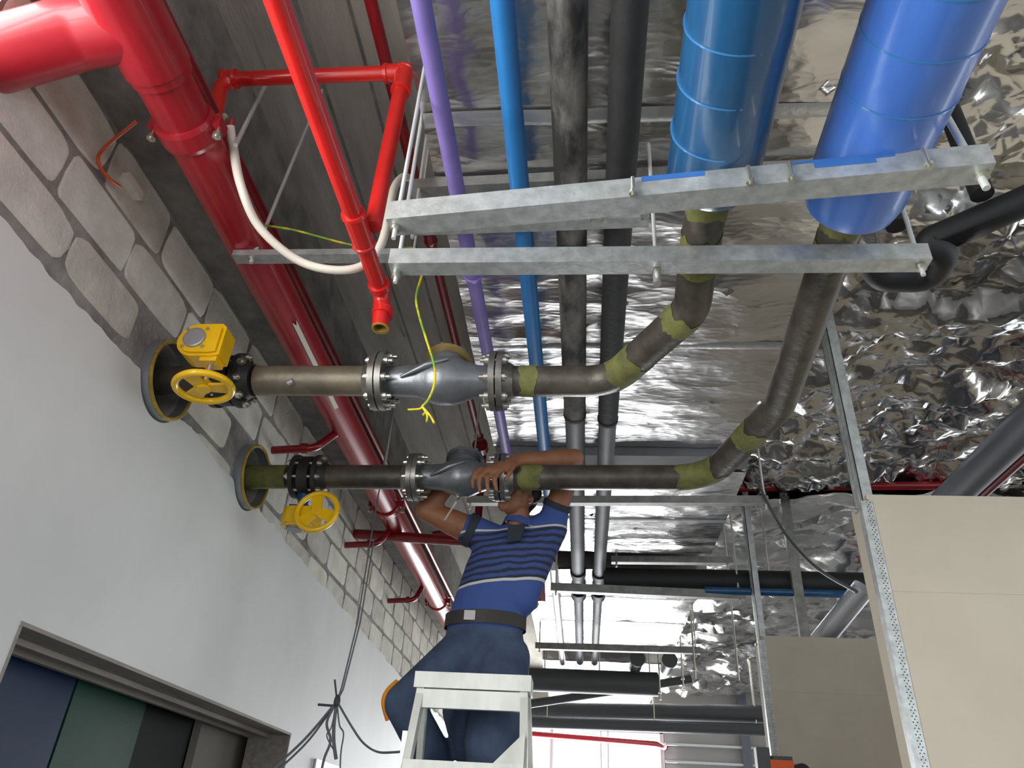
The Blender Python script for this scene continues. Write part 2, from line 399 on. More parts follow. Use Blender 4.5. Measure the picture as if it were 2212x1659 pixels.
# side window beside the camera (source of the daylight from the left)
wn = empty('window_1', (XW - .1, -.335, 1.25)); struct(wn)
fr = MB()
for y in (-1.75, -.82, .13, 1.03): fr.mm((XW - .16, y, 1.25), (XW - .10, y + .05, 4.15))
for z in (1.25, 2.6, 4.10): fr.mm((XW - .16, -1.75, z), (XW - .10, 1.08, z + .05))
fr.build('window_frame', 'window_frame', wn)
# doorway with coloured leaves folded behind it
dr = empty('door_1', (XW - .1, (DY0+DY1)/2, 0)); struct(dr)
fm = MB()
fm.mm((XW - T, DY0, DZ - .012), (XW + PT + .002, DY1, DZ)); fm.mm((XW - T, DY0 - .001, 0), (XW + PT + .001, DY0 + .012, DZ - .012)); fm.mm((XW - T, DY1 - .012, 0), (XW + PT + .001, DY1 + .001, DZ - .012))
fm.mm((XW - .13, DY0, DZ - .03), (XW - .10, DY1, DZ - .012)); fm.mm((XW - T, DY0, DZ - .035), (XW - T + .025, DY1, DZ - .012))
fm.build('door_lining', 'plaster_trim', dr)
def leaf(y0, y1, m, x=-1.90):
    q = MB().mm((x - .04, y0, .02), (x, y1, 2.3)); return q.build('door_leaf', m, dr)
plabel(leaf(1.6, 2.84, 'door_blue'), 'dark blue glossy leaf'); plabel(leaf(2.855, 3.38, 'door_green'), 'dark green glossy leaf')
plabel(leaf(3.395, 3.93, 'door_dark', -1.94), 'near-black leaf'); plabel(leaf(3.945, 5.6, 'door_grey'), 'grey leaf')

# right-hand partitions, square to the corridor, boarded in front with an open steel stud at the end
def partition(name, x, y, ztop, seam, xr, m, stud_top):
    p = empty(name, (x + 1, y, 0)); struct(p)
    th = .13
    b1 = MB().mm((x + .012, y, seam + .0006), (xr, y + .0125, ztop)).build('board', m, p)
    b2 = MB().mm((x + .012, y, 0), (xr, y + .0125, seam)).build('board', m, p)
    MB().mm((x + .012, y + th - .0125, 0), (xr, y + th, ztop)).build('board', m, p)
    s = MB(); t = .004
    # C stud running on up to the ceiling, web towards the corridor
    s.mm((x, y + .016, 0), (x + t, y + th - .016, stud_top)); s.mm((x, y + .016, 0), (x + .045, y + .016 + t, stud_top)); s.mm((x, y + th - .016 - t, 0), (x + .045, y + th - .016, stud_top))
    s.mm((x - .003, y + .045, 0), (x, y + .055, stud_top)); s.mm((x - .003, y + .075, 0), (x, y + .085, stud_top))
    s.build('steel_stud', 'galv', p)
    MB().mm((x - .014, y - .001, 0), (x - .004, y + th, ztop - .03)).build('reveal_board', m, p)
    cb = MB().mm((x - .016, y - .004, 0), (x + .03, y - .001, ztop - .03)).mm((x - .017, y - .004, 0), (x - .0141, y + .04, ztop - .03))
    cb.build('corner_bead', 'galv', p)
    n = int((ztop - 1.4)/.02); hm = MB()
    for i in range(n):
        z = 1.4 + i*.02
        hm.box((x + .006, y - .0044, z), (.004, .001, .004)); hm.box((x + .013, y - .0044, z + .01), (.004, .001, .004)); hm.box((x + .020, y - .0044, z), (.004, .001, .004))
    h = hm.build('bead_perforation', 'cast_dark', p); h['kind'] = 'stuff'
    fx = MB().hexa((x - .015, y + .06, ztop - .05), (-1, 0, 0), .012, .01).build('screw_head', 'zinc', p)
    return p
partition('wall_right', 1.165, 3.0, 2.837, 2.43, 8, 'board', 4.03)
partition('wall_right_far', 1.235, 5.5, 2.868, 2.50, 8, 'board_far', 4.03)
# extra free studs above the far partition
for (px, py, x, y, zt, zb) in ((1722, 1300, 1.53, 5.56, 4.0, 2.868),):
    MB().mm((x, y, zb), (x + .07, y + .045, zt)).build('steel_stud', 'galv_dull', bpy.data.objects['wall_right_far'])

# far end: glazed opening, plain wall beside it with ledges
YE = 14.0
wb = empty('wall_back', (3, YE, 0)); struct(wb)
MB().mm((1.37, YE, 0), (8, YE + .2, SL)).mm((XW, YE, 3.42), (1.37, YE + .2, SL)).build('end_wall', 'grey_wall', wb)
for z in (2.86, 3.12, 3.40): MB().mm((1.37, YE - .08, z), (8, YE, z + .035)).build('ledge', 'window_frame', wb)
MB().mm((2.62, YE - .12, 0), (2.76, YE - .02, SL)).build('post', 'pvc_grey', wb)
wf = empty('window_2', (0, YE, 0)); struct(wf)
f2 = MB()
for x in (-1.62, -.55, .30, .42, 1.30): f2.mm((x, YE + .02, 0), (x + (.05 if x < .2 or x > 1 else .02), YE + .07, 3.42))
for z in (0, 1.1, 3.30): f2.mm((XW, YE + .02, z), (1.37, YE + .07, z + .05))
f2.build('window_frame', 'window_frame', wf)

# ------------------------------------------------------------ foil ceiling on the right (wrinkled sheet)
def foil_sheet(name, x0, x1, y0, y1, z, step, amp, m, parent=None, seed=0, thick=.03, smooth=True, cont=True):
    nx = max(2, int((x1-x0)/step)); ny = max(2, int((y1-y0)/step)); vs = []
    for j in range(ny+1):
        for i in range(nx+1):
            x = x0 + (x1-x0)*i/nx; y = y0 + (y1-y0)*j/ny
            jx = (random.random()-.5)*step*.7 if 0 < i < nx else 0; jy = (random.random()-.5)*step*.7 if 0 < j < ny else 0
            x += jx; y += jy
            q = V((x*1.1 + seed, y*2.0, seed))
            h = 1.3*abs(noise.noise(q)) + .75*abs(noise.noise(q*2.3 + V((5, 1, 0)))) + .45*abs(noise.noise(V((x*5 - y*3, x*2 + y*9, seed)))) + .25*noise.noise(q*9)
            vs.append((x, y, z - amp*h))
    n = nx + 1
    fs = []
    for j in range(ny):
        for i in range(nx):
            a = j*n + i
            if (i + j) % 2: fs += [(a, a+1, a+n+1), (a, a+n+1, a+n)]
            else: fs += [(a, a+1, a+n), (a+1, a+n+1, a+n)]
    mb = MB().add(vs, fs, smooth)
    if thick: mb.mm((x0, y0, z + .002), (x1, y1, z + thick))
    return mb.build(name, m, parent)
fo = foil_sheet('foil_insulation', .98, 3.6, .25, 5.62, 4.05, .045, .16, 'foil_crumpled', seed=3)
tag(fo, 'crumpled silver foil insulation lining the ceiling above the right-hand partitions', 'insulation')
fo2 = foil_sheet('foil_insulation', .98, 3.6, 5.35, 13.5, 3.95, .09, .14, 'foil_crumpled', seed=11)
tag(fo2, 'crumpled silver foil insulation on the far ceiling beyond the black cross pipe', 'insulation')

# ------------------------------------------------------------ ducts
def duct(x0, x1, y0, y1, zb, zt, label, seams, seed, step=.035, amp=.014):
    d = thing('air_duct', ((x0+x1)/2, (y0+y1)/2, zb), label, 'duct', 'foil wrapped air ducts')
    MB().mm((x0, y0, zb + .004), (x1, y1, zt)).build('casing', 'foil_duct', d)
    foil_sheet('foil_wrap', x0 - .006, x1 + .006, y0, y1, zb + .001, step, amp, 'foil_duct', d, seed, thick=0)
    for y in seams:
        n = 40; mb = MB(); vs = []
        for i in range(n+1):
            x = x0 + (x1-x0)*i/n; dz = .016 + .006*nz((x*3, y*5, 1)) ; yy = y + .02*nz((x*2, y, 4))
            vs += [(x, yy - .03, zb - dz + .006), (x, yy, zb - dz - .004), (x, yy + .03, zb - dz + .006)]
        fs = []
        for i in range(n):
            a = i*3; fs += [(a, a+3, a+4, a+1), (a+1, a+4, a+5, a+2)]
        mb.add(vs, fs, True); mb.build('seam_tape', 'tape', d)
    return d
duct(-.53, .955, .2, 3.97, 3.555, 4.05, 'wide foil wrapped duct over the pipes, nearest the camera', (.62, 1.62, 2.93), 1)
duct(-.50, .97, 4.18, 5.62, 3.50, 4.0, 'foil wrapped duct section beyond the grey trapeze, behind the worker', (4.95,), 4)
duct(-.48, .97, 5.85, 8.6, 3.43, 3.95, 'foil wrapped duct section past the black cross pipe', (6.6, 7.4), 6, .05)
duct(-.48, .98, 9.35, 13.4, 3.46, 3.95, 'farthest foil wrapped duct close to the glazed end', (10.4,), 9, .07)
tag(MB().mm((-.52, 3.985, 3.50), (.96, 4.15, 3.98)).build('duct_connector', 'rubber_grey'), 'dull grey connector band closing the gap between two foil ducts', 'duct connector')

# ------------------------------------------------------------ steel angles, rods
def angle_bar(mb, p0, p1, lv=.05, lh=.05, t=.005):
    p0 = V(p0); p1 = V(p1); d = (p1 - p0).normalized(); uy = V((-d.y, d.x, 0)) if d.x > 0 else V((d.y, -d.x, 0))
    return mb.prism([(0, 0), (lh, 0), (lh, t), (t, t), (t, lv), (0, lv)], p0, p1, uy, (0, 0, 1))
def rod(parent, p0, p1, r=.006, nuts=(), m='rod_steel'):
    o = MB().tube([p0, p1], r, 8).build('threaded_rod', m, parent)
    for q in nuts:
        q = V(q); ax = (V(p1) - V(p0)).normalized()
        MB().hexa(q, ax, r*2.1, r*1.8).build('nut', 'zinc', o)
    return o
G = 'galvanised angle pipe hangers'
# upper angle (carries the two blue clad pipes), slightly skewed
UL, UR = V((-.498, 1.348, 2.835)), V((.902, 1.212, 2.835))
t = thing('pipe_support', (.2, 1.28, 2.83), 'galvanised angle with blue paint smears, just under the two thick blue pipes', 'pipe support', G)
ua = angle_bar(MB(), UL, UR, .062, .062, .006).build('angle_bar', 'galv', t)
dU = (UR - UL).normalized(); nU = V((-dU.y, dU.x, 0))
def upt(f, up, back): return UL.lerp(UR, f) + V((0, 0, up)) + nU*back
for f0, f1, h in ((.455, .56, .016), (.70, .735, .008), (.735, .83, .026), (.83, .86, .012)):
    plabel(MB().prism([(-.0012, .062 - h), (0.0, .062 - h), (0, .0625), (-.0012, .0625)], upt(f0, 0, 0), upt(f1, 0, 0), nU, (0, 0, 1)).build('paint_smear', 'paint_smear', ua), 'blue paint smear')
for f in (.44, .63, .695, .90):
    q = upt(f, .0, -.012)
    MB().tube([q + V((0, 0, .05)), q + V((0, 0, -.012))], .0055, 8).hexa(q + V((0, 0, .004)), (0, 0, -1), .011, .009).build('bolt', 'zinc', t)
rod(t, upt(.985, .0, .03) + V((0, 0, -.045)), upt(.985, 0, .03) + V((-.05, .1, 1.2)), .0085, [upt(.985, -.012, .03)])
rod(t, upt(.012, 0, .03) + V((0, 0, -.04)), upt(.012, 0, .03) + V((0, 0, SL - 2.835)), .006, [upt(.012, -.012, .03)])
MB().mm(upt(.0, -.03, -.012), upt(.0, .05, .03)).build('end_clip', 'galv', t) if False else None
# lower angle
LL, LR = V((-.553, 1.582, 2.895)), V((.927, 1.594, 2.895))
t = thing('pipe_support', (.2, 1.59, 2.89), 'long galvanised angle crossing under the two bare steel elbows', 'pipe support', G)
angle_bar(MB(), LL, LR, .055, .055, .005).build('angle_bar', 'galv', t)
rod(t, (-.535, 1.62, 2.855), (-.548, 1.62, SL), .0065, [(-.535, 1.62, 2.885), (-.535, 1.62, 2.872)])
rod(t, (.905, 1.62, 2.86), (.905, 1.62, 4.02), .0065, [(.905, 1.62, 2.88)])
rod(t, (.203, 1.625, 2.86), (.213, 1.70, 3.5), .006, [(.203, 1.625, 2.88), (.203, 1.628, 2.905)])
MB().tube([(.203, 1.627, 2.845), (.205, 1.645, 2.925)], .011, 10).build('rod_sleeve', 'plate_grey', t)
# short angle with U bolts (carries purple, blue and the two black pipes)
t = thing('pipe_support', (-.2, 1.85, 3.31), 'short galvanised angle with hanging bolt ends under purple, blue and black pipes', 'pipe support', G)
angle_bar(MB(), (-.60, 1.835, 3.285), (.215, 1.815, 3.285), .04, .05, .005).build('angle_bar', 'galv', t)
for x in (-.485, -.385, -.262, -.165, -.118, .022, .062, .19):
    y = 1.835 - (x + .6)*.0245 - .012
    MB().tube([(x, y, 3.33), (x, y, 3.262)], .005, 8).build('bolt', 'zinc', t)
rod(t, (-.582, 1.86, 3.25), (-.60, 1.86, SL), .006, [(-.582, 1.86, 3.275)])
# thin angle under the red main
t = thing('pipe_support', (-1.0, 2.02, 3.32), 'thin galvanised angle under the thick red main beside the block wall', 'pipe support', G)
angle_bar(MB(), (-1.30, 2.005, 3.318), (-.60, 2.012, 3.318), .026, .05, .004).build('angle_bar', 'galv', t)
rod(t, (-1.232, 2.03, 3.30), (-1.15, 2.03, SL), .0075, [(-1.232, 2.03, 3.312)])
rod(t, (-.62, 2.03, 3.30), (-.635, 2.03, SL), .005, [(-.62, 2.03, 3.312)])
# hanger rod further up by the coupling
t = thing('hanger_rod', at(515, 296, x=-1.15), 'slanting hanger rod from the slab to the red main near its white conduit', 'hanger rod')
MB().tube([at(515, 296, x=-1.15) + V((0, .0, -.04)), at(582, 166, z=SL)], .0075, 8).build('threaded_rod', 'rod_steel', t)
q = at(832, 1003, y=3.9)
tag(MB().tube([q, (q.x, q.y, SL)], .0065, 8).hexa(q, (0, 0, 1), .013, .012).build('hanger_rod', 'rod_steel'), 'bright hanger rod between the two check valves', 'hanger rod')
# duct support, near
t = thing('duct_support', (.1, 1.83, 3.5), 'beige angle bar holding up the nearest duct', 'duct support', 'duct hanger angles')
angle_bar(MB(), (-.62, 1.852, 3.485), (1.0, 1.80, 3.485), .045, .06, .005).build('angle_bar', 'galv_dull', t)
rod(t, (-.585, 1.88, 3.45), (-.6, 1.88, SL), .005); rod(t, (.98, 1.84, 3.45), (.98, 1.84, SL), .005)
# trapeze behind the second pipe
t = thing('pipe_support', (.2, 4.14, 3.29), 'dark grey trapeze bar right behind the worker and second pipe', 'pipe support', G)
angle_bar(MB(), (-.70, 4.172, 3.265), (1.062, 4.095, 3.265), .045, .05, .005).build('angle_bar', 'galv_dull', t)
rod(t, (1.045, 4.115, 3.23), (1.045, 4.115, SL), .006, [(1.045, 4.115, 3.25)]); rod(t, (-.68, 4.19, 3.23), (-.68, 4.19, SL), .006)
# far supports
for i, (p0, p1, lv, lab) in enumerate((
        ((.22, 5.70, 3.44), (1.14, 5.655, 3.44), .05, 'short dark angle under the end of the second duct section'),
        ((-.24, 5.52, 3.15), (1.19, 5.60, 3.15), .06, 'grey angle just below the black cross pipe'),
        ((-.46, 7.50, 3.17), (1.11, 7.46, 3.17), .06, 'thin far trapeze bar under the grey pipe ends'))):
    t = thing('pipe_support', (V(p0) + V(p1))/2, lab, 'pipe support', G)
    angle_bar(MB(), p0, p1, lv, .06, .006).build('angle_bar', 'galv_dull', t)
    q = V(p1) + V((-.04, .03, -.03)); rod(t, q, (q.x, q.y, SL), .007)
    q = V(p0) + V((.04, .03, -.03)); rod(t, q, (q.x, q.y, SL), .007)

# ------------------------------------------------------------ fire main (thick red) and its branches
MX, MZ, MR = -1.287, 3.43, .084
def mx(y): return MX - .012*max(0, y - 2.2)
t = thing('fire_main', (MX, 4, MZ - MR), 'thick red fire main running along the block wall', 'pipe')
MB().tube([(MX + .05, -.6, MZ), (MX + .02, 1.0, MZ), (MX, 2.2, MZ)] + [(mx(y), y, MZ) for y in (4, 6, 8.6)], MR, 32).build('pipe', 'red_paint', t)
def coupling(parent, p, ax, r, wd=.085, m='red_paint', bolt_dir=V((0, 0, 1))):
    p = V(p); ax = V(ax).normalized()
    c = MB().lathe([(-wd/2, r + .001), (-wd/2, r + .008), (-wd*.32, r + .013), (wd*.32, r + .013), (wd/2, r + .008), (wd/2, r + .001)], p, ax, 36).build('coupling', m, parent)
    side = ax.cross(bolt_dir).normalized()
    for sgn in (-1, 1):
        q = p + side*sgn*(r + .026)
        MB().box(q - side*sgn*.008, (.036, .05, .04)).build('lug', m, c)
        b = MB().tube([q - bolt_dir*.055, q + bolt_dir*.055], .0075, 8); b.hexa(q - bolt_dir*.05, bolt_dir, .015, .014); b.hexa(q + bolt_dir*.036, bolt_dir, .015, .014)
        b.build('bolt', 'zinc', c)
    return c
coupling(t, (MX + .01, 1.52, MZ), (0, 1, 0), MR); coupling(t, (mx(4.62), 4.62, MZ), (0, 1, 0), MR)
coupling(t, (mx(6.9), 6.9, MZ), (0, 1, 0), MR)
# tee towards the wall near the camera
TY = 1.165
MB().tube(fillet([(MX + .01, TY, MZ), (-1.42, TY - .005, MZ - .035), (-1.74, TY - .012, MZ - .19)], .2), .098, 28).build('tee_branch', 'red_paint', t)
MB().lathe([(-.16, MR + .002), (-.16, MR + .014), (-.13, MR + .016), (.13, MR + .016), (.135, MR + .009), (.16, MR + .009), (.16, MR + .002)], (MX + .018, TY, MZ), (0, 1, 0), 36).build('tee_body', 'red_paint', t)
for yb in (3.50, 4.92, 6.25):       # small branches dropping from the main into the wall
    x0 = mx(yb) - .02
    b = MB().tube(fillet([(x0, yb, MZ - .04), (-1.39, yb - .12, 3.22), (-1.63, yb - .12, 3.205)], .06), .021, 14).build('wall_branch', 'red_deep', t)
    MB().lathe([(0, .028), (.03, .028)], (-1.43, yb - .12, 3.218), (-1, 0, 0), 14).build('branch_collar', 'red_deep', b)
# pale tape strip on the main
tp = MB(); vs = []
for i in range(15):
    y = 2.48 + .72*i/14
    for a in (-55, -48, -41):
        aa = math.radians(a - 14*i/14); vs.append((MX + math.cos(aa)*(MR + .002)*1.0, y + (.03 if a == -48 and i in (0,) else 0), MZ + math.sin(aa)*(MR + .002)))
tp.add(vs, [(i*3 + k, i*3 + k + 1, i*3 + k + 4, i*3 + k + 3) for i in range(14) for k in range(2)], True)
plabel(tp.build('masking_tape', 'conduit_white', t), 'pale strip of tape left on the paint')
# valve trim cluster at the far end of the main
tag(MB().tube([(-1.335, .2, 3.70), (-1.36, 8.6, 3.70)], .03, 18).build('sprinkler_pipe', 'red_deep'), 'thin red pipe close above the thick red main', 'pipe')
tag(MB().mm((at(765, 930, z=3.60).x - .02, 2.75, 3.60), (at(765, 930, z=3.60).x + .02, 8, 3.604)).mm((at(765, 930, z=3.60).x - .02, 2.75, 3.60), (at(765, 930, z=3.60).x - .016, 8, 3.63)).build('steel_strip', 'galv'), 'long pale steel strip between the two red pipes by the wall', 'steel strip')

# bright red sprinkler branch: run, tee, riser, cross pipe
SR = .030
t = thing('sprinkler_pipe', (-.715, 1.3, 3.13), 'bright red sprinkler pipe with a riser and an open downward end', 'pipe')
SX = -.717; SZ = 3.16
MB().tube(fillet([(SX - .003, -.6, SZ), (SX, 2.055, SZ), (SX + .012, 2.062, 3.02)], .045), SR, 24, caps=False).build('pipe', 'red_bright', t)
def sock(parent, p, ax, r, L_, m='red_bright', name='coupling'):
    return MB().lathe([(-L_/2, r), (-L_/2, r + .008), (-L_/2 + .012, r + .010), (-L_/2 + .016, r + .006), (L_/2 - .016, r + .006), (L_/2 - .012, r + .010), (L_/2, r + .008), (L_/2, r)], p, ax, 28).build(name, m, parent)
sock(t, (SX, 1.72, SZ), (0, 1, 0), SR, .15, name='tee')
MB().lathe([(-.06, SR + .001), (-.06, SR + .009), (-.035, SR + .009), (-.03, SR + .004)], (SX + .002, 2.045, SZ), (0, 1, 0), 28).build('elbow_collar', 'red_bright', t)
MB().lathe([(0, SR + .001), (0, SR + .008), (.028, SR + .008), (.033, SR + .001)], (SX + .010, 2.062, 3.075), (0, 0, 1), 28).build('elbow_collar', 'red_bright', t)
e = MB().lathe([(0, SR - .006), (0, SR + .0015), (.004, SR + .0015)], (SX + .012, 2.062, 3.017), (0, 0, 1), 28, caps=False)
e.lathe([(.002, SR - .006), (.09, SR - .006)], (SX + .012, 2.062, 3.017), (0, 0, 1), 28, caps=False)
plabel(e.build('cut_end', 'foam_yellow', t), 'rusty cut rim')
CZ = 3.93; CY = 1.70
MB().tube([(SX + .045, 1.72, SZ + .01), (-.665, CY, CZ - .05)], SR - .002, 22).build('riser', 'red_bright', t)
MB().tube(fillet([(-1.29, CY - .02, MZ + .05), (-1.375, CY, CZ), (-.66, CY, CZ)], .06), SR - .002, 22).build('cross_pipe', 'red_bright', t)
sock(t, (-.70, CY, CZ), (1, 0, 0), SR - .002, .08, name='elbow'); sock(t, (-.664, CY, CZ - .05), (0, 0, 1), SR - .002, .13, name='elbow')
sock(t, (-1.34, CY, CZ), (1, 0, 0), SR - .002, .06, name='elbow')
# dark red line beside the duct
DX, DZ2 = -.772, 4.10
t = thing('sprinkler_pipe', (DX, 3, DZ2 - .03), 'dark red slim pipe along the left edge of the duct', 'pipe')
MB().tube([(DX - .004, -.6, DZ2), (DX, 5.05, DZ2)], .025, 16).build('pipe', 'red_deep', t)
sock(t, (DX, 2.75, DZ2), (0, 1, 0), .025, .09, 'red_deep'); sock(t, (DX, 4.95, DZ2), (0, 1, 0), .025, .14, 'red_deep')
MB().tube(fillet([(DX, 5.0, DZ2), (DX, 5.16, DZ2), (DX, 5.18, 3.5), (-1.1, 5.2, 3.44)], .05), .028, 16).build('drop', 'red_deep', t)
MB().lathe([(-.04, .058), (.04, .058)], (DX, 5.0, DZ2 - .03), (0, 1, 0), 18).build('union', 'red_deep', t)
# red cross branch behind the worker
tag(MB().tube(fillet([(-1.62, 4.97, 3.35), (-.62, 4.9, 3.28), (-.30, 4.9, 3.28), (-.28, 4.95, 2.9)], .05), .035, 16).build('sprinkler_pipe', 'red_deep'), 'red cross branch glimpsed behind the raised arms of the worker', 'pipe')
tag(MB().tube(fillet([(-.95, 6.4, 3.0), (-.95, 6.4, 3.26), (-.4, 6.4, 3.26), (-.4, 6.4, SL)], .05), .03, 14).build('sprinkler_pipe', 'red_deep'), 'small dark red bent pipe left of the blue striped shirt', 'pipe')
tag(MB().tube([(1.0, 5.42, 3.95), (2.9, 5.25, 3.93)], .032, 14).build('sprinkler_pipe', 'red_deep'), 'dark red pipe showing through a sag in the foil ceiling', 'pipe')

# ------------------------------------------------------------ corridor pipes
t = thing('drain_pipe', (-.42, 2, 3.32), 'purple plastic pipe under the left edge of the duct', 'pipe')
MB().tube([(-.422, -.6, 3.353), (-.418, 4.6, 3.353)], .0275, 22).build('pipe', 'purple_pipe', t)
sock(t, (-.42, 2.12, 3.353), (0, 1, 0), .0275, .13, 'purple_pipe', 'socket')
tag(MB().tube([(-.211, -.6, 3.358), (-.21, 5.2, 3.358)], .0325, 24).build('water_pipe', 'blue_pipe'), 'slim sky-blue pipe between the purple and the dusty black pipe', 'pipe')
for x0, x1, r, m1, lab, ye, yg in ((-.044, -.042, .0545, 'rubber_dusty', 'dusty black insulated pipe, left of the two', 3.28, 5.75), (.115, .124, .0495, 'rubber', 'plain black insulated pipe, right of the two', 3.32, 5.78)):
    t = thing('insulated_pipe', (x0, 2, 3.32), lab, 'pipe', 'black insulated pipes')
    z = 3.325 + r
    MB().tube([(x0, -.6, z), (x1, ye, z)], r, 28).build('insulation', m1, t)
    MB().lathe([(0, r*.7), (0, r + .003), (.02, r + .003), (.02, r*.7)], (x1, ye - .01, z), (0, 1, 0), 28).build('collar', 'rubber', t)
    plabel(MB().tube([(x1, ye - .05, z), (x1 + .004, yg, z)], r*.93, 28).build('insulation', 'rubber_grey', t), 'grey stretch of lagging')
    MB().lathe([(0, r*.7), (0, r + .008), (.09, r + .008), (.09, r*.7)], (x1 + .004, yg - .02, z), (0, 1, 0), 28).build('collar', 'black_plain', t)
    MB().tube([(x1 + .004, yg, z), (x1 + .01, 9.0, z)], r*.78, 24).build('pipe', 'rubber_grey', t)
    MB().lathe([(0, r*.6), (0, r + .01), (.16, r + .01), (.16, r*.6)], (x1 + .006, 6.25, z), (0, 1, 0), 24).build('collar', 'black_plain', t)
tag(MB().tube([(-.225, 5.6, 3.36), (-.23, 9, 3.36)], .035, 16).build('water_pipe', 'silver_tube'), 'short bright metal pipe beside the far grey pipe ends', 'pipe')

# ------------------------------------------------------------ chilled-water pipes with insulation, elbows, spools
PR = .0572
def partial(path, s0, s1):
    L_ = [0]
    for a, b in zip(path, path[1:]): L_.append(L_[-1] + (b-a).length)
    def pt(s):
        for i in range(len(path)-1):
            if s <= L_[i+1]: return path[i].lerp(path[i+1], (s - L_[i])/max(1e-9, L_[i+1]-L_[i]))
        return path[-1]
    return pt, L_[-1]
def patch(parent, path, s0, s1, r, seed, a0=0, a1=2*PI, rough=.03, m='primer'):
    pt, tot = partial(path, 0, 0); nu, nv = 26, 12; vs = []
    full = a1 - a0 > 6.2
    for i in range(nu+1):
        a = a0 + (a1-a0)*i/nu
        e0 = s0 + rough*noise.noise(V((math.cos(a)*1.6, math.sin(a)*1.6, seed))) + rough*.5*noise.noise(V((math.cos(a)*5, math.sin(a)*5, seed)))
        e1 = s1 + rough*noise.noise(V((math.cos(a)*1.6, math.sin(a)*1.6, seed + 9))) + rough*.5*noise.noise(V((math.cos(a)*5, math.sin(a)*5, seed + 4)))
        for j in range(nv+1):
            s = e0 + (e1-e0)*j/nv; p = pt(s); d = (pt(s + .01) - pt(s - .01)).normalized()
            u = d.cross(V((0, 0, 1))).normalized(); v = d.cross(u)
            vs.append(p + (u*math.cos(a) + v*math.sin(a))*r)
    n = nv + 1
    return MB().add(vs, [(i*n + j, (i+1)*n + j, (i+1)*n + j + 1, i*n + j + 1) for i in range(nu) for j in range(nv)], True).build('primer_patch', m, parent)
def path_len_to(path, y=None, x=None):
    s = 0
    for a, b in zip(path, path[1:]):
        if y is not None and a.y <= y <= b.y: return s + (b-a).length*(y - a.y)/(b.y - a.y)
        if x is not None and b.x <= x <= a.x: return s + (b-a).length*(a.x - x)/(a.x - b.x)
        s += (b-a).length
    return s
def flange(parent, p, d, r=.112, th=.022, m='flange_grey', neck=.035):
    # d points away from the mating face
    return MB().lathe([(0, PR*.8), (0, r), (th, r), (th, PR + .022), (th + neck, PR + .003), (th + neck, PR*.8)], p, d, 40).build('flange', m, parent)
# --- first line
t = thing('chilled_water_pipe', (.1, 1.8, 2.9), 'steel pipe from the teal clad length through a green-primed elbow to the nearer check valve', 'pipe', 'steel pipes elbowing to the wall')
pA = fillet([(.327, -.6, 3.02), (.335, 1.62, 3.015), (.338, 1.90, PZ), (.10, P1Y, PZ), (-.29, P1Y, PZ)], [.2, .16, .16])
MB().tube(pA, PR, 28).build('pipe', 'bare_steel', t)
ins = MB().tube([(.327, -.6, 3.02), (.333, 1.395, 3.018), (.333, 1.42, 3.018)], [.117, .117, .108], 40).build('insulation', 'clad_teal', t)
plabel(ins, 'teal-blue painted cladding')
for px, py in ((1585, 120), (1570, 237), (1560, 347)):
    y = at(px, py, z=2.905).y
    MB().lathe([(-.002, .1165), (-.002, .1188), (.002, .1188), (.002, .1165)], (.33, y, 3.02), (0, 1, 0), 44).build('band', 'band_blue', ins)
s1 = path_len_to(pA, y=1.60)
tot = partial(pA, 0, 0)[1]
patch(t, pA, s1 + .0, s1 + .14, PR + .0015, 1.0); patch(t, pA, s1 - .16, s1 - .08, PR + .0015, 2.0)
patch(t, pA, s1 + .32, s1 + .39, PR + .0015, 3.0, .6, 4.6); patch(t, pA, s1 + .60, s1 + .74, PR + .0015, 4.0, rough=.05)
patch(t, pA, tot - .12, tot - .06, PR + .0015, 5.0, rough=.015)
flange(t, (-.312, P1Y, PZ), (1, 0, 0))
t1 = thing('pipe_spool', (-1.2, P1Y, 2.9), 'tan bare steel pipe between the upper yellow gearbox and the nearer check valve', 'pipe', 'wall spools')
MB().tube([(-.76, P1Y, PZ), (-1.235, P1Y, PZ)], PR, 28).build('pipe', 'bare_steel_tan', t1)
MB().tube([(-1.455, P1Y, PZ), (-1.74, P1Y, PZ)], PR, 28).build('pipe', 'bare_steel', t1)
flange(t1, (-.757, P1Y, PZ), (-1, 0, 0), m='flange_grey'); flange(t1, (-1.305, P1Y, PZ), (1, 0, 0), .105, .02, 'cast_dark'); flange(t1, (-1.385, P1Y, PZ), (-1, 0, 0), .105, .02, 'cast_dark')
plabel(MB().tube([(-1.09, P1Y - .045, PZ - .04), (-1.07, P1Y - .05, PZ - .033)], .012, 8).build('paint_mark', 'plate_grey', t1), 'pale paint mark')
# --- second line
t = thing('chilled_water_pipe', (.5, 2.4, 2.9), 'steel pipe from the bright blue clad length sweeping round to the farther check valve', 'pipe', 'steel pipes elbowing to the wall')
pB = fillet([(.715, -.6, 3.02), (.712, 1.55, 3.02), (.735, 2.50, PZ + .005), (.56, p2y(.56), PZ), (-.36, p2y(-.36), PZ)], [.5, .25, .2])
MB().tube(pB, PR, 28).build('pipe', 'bare_steel', t)
ins = MB().tube([(.715, -.6, 3.02), (.713, 1.46, 3.02), (.713, 1.505, 3.02)], [.128, .128, .118], 40).build('insulation', 'clad_blue', t)
plabel(ins, 'bright blue painted cladding')
for px, py in ((1990, 5), (1960, 137), (1900, 258)):
    y = at(px, py, z=2.895).y
    MB().lathe([(-.002, .1275), (-.002, .1298), (.002, .1298), (.002, .1275)], (.714, y, 3.02), (0, 1, 0), 44).build('band', 'band_blue', ins)
sB = path_len_to(pB, y=1.62); totB = partial(pB, 0, 0)[1]
patch(t, pB, sB + .02, sB + .09, PR + .0015, 6); patch(t, pB, sB - .13, sB - .03, PR + .0015, 16, .4, 4.5)
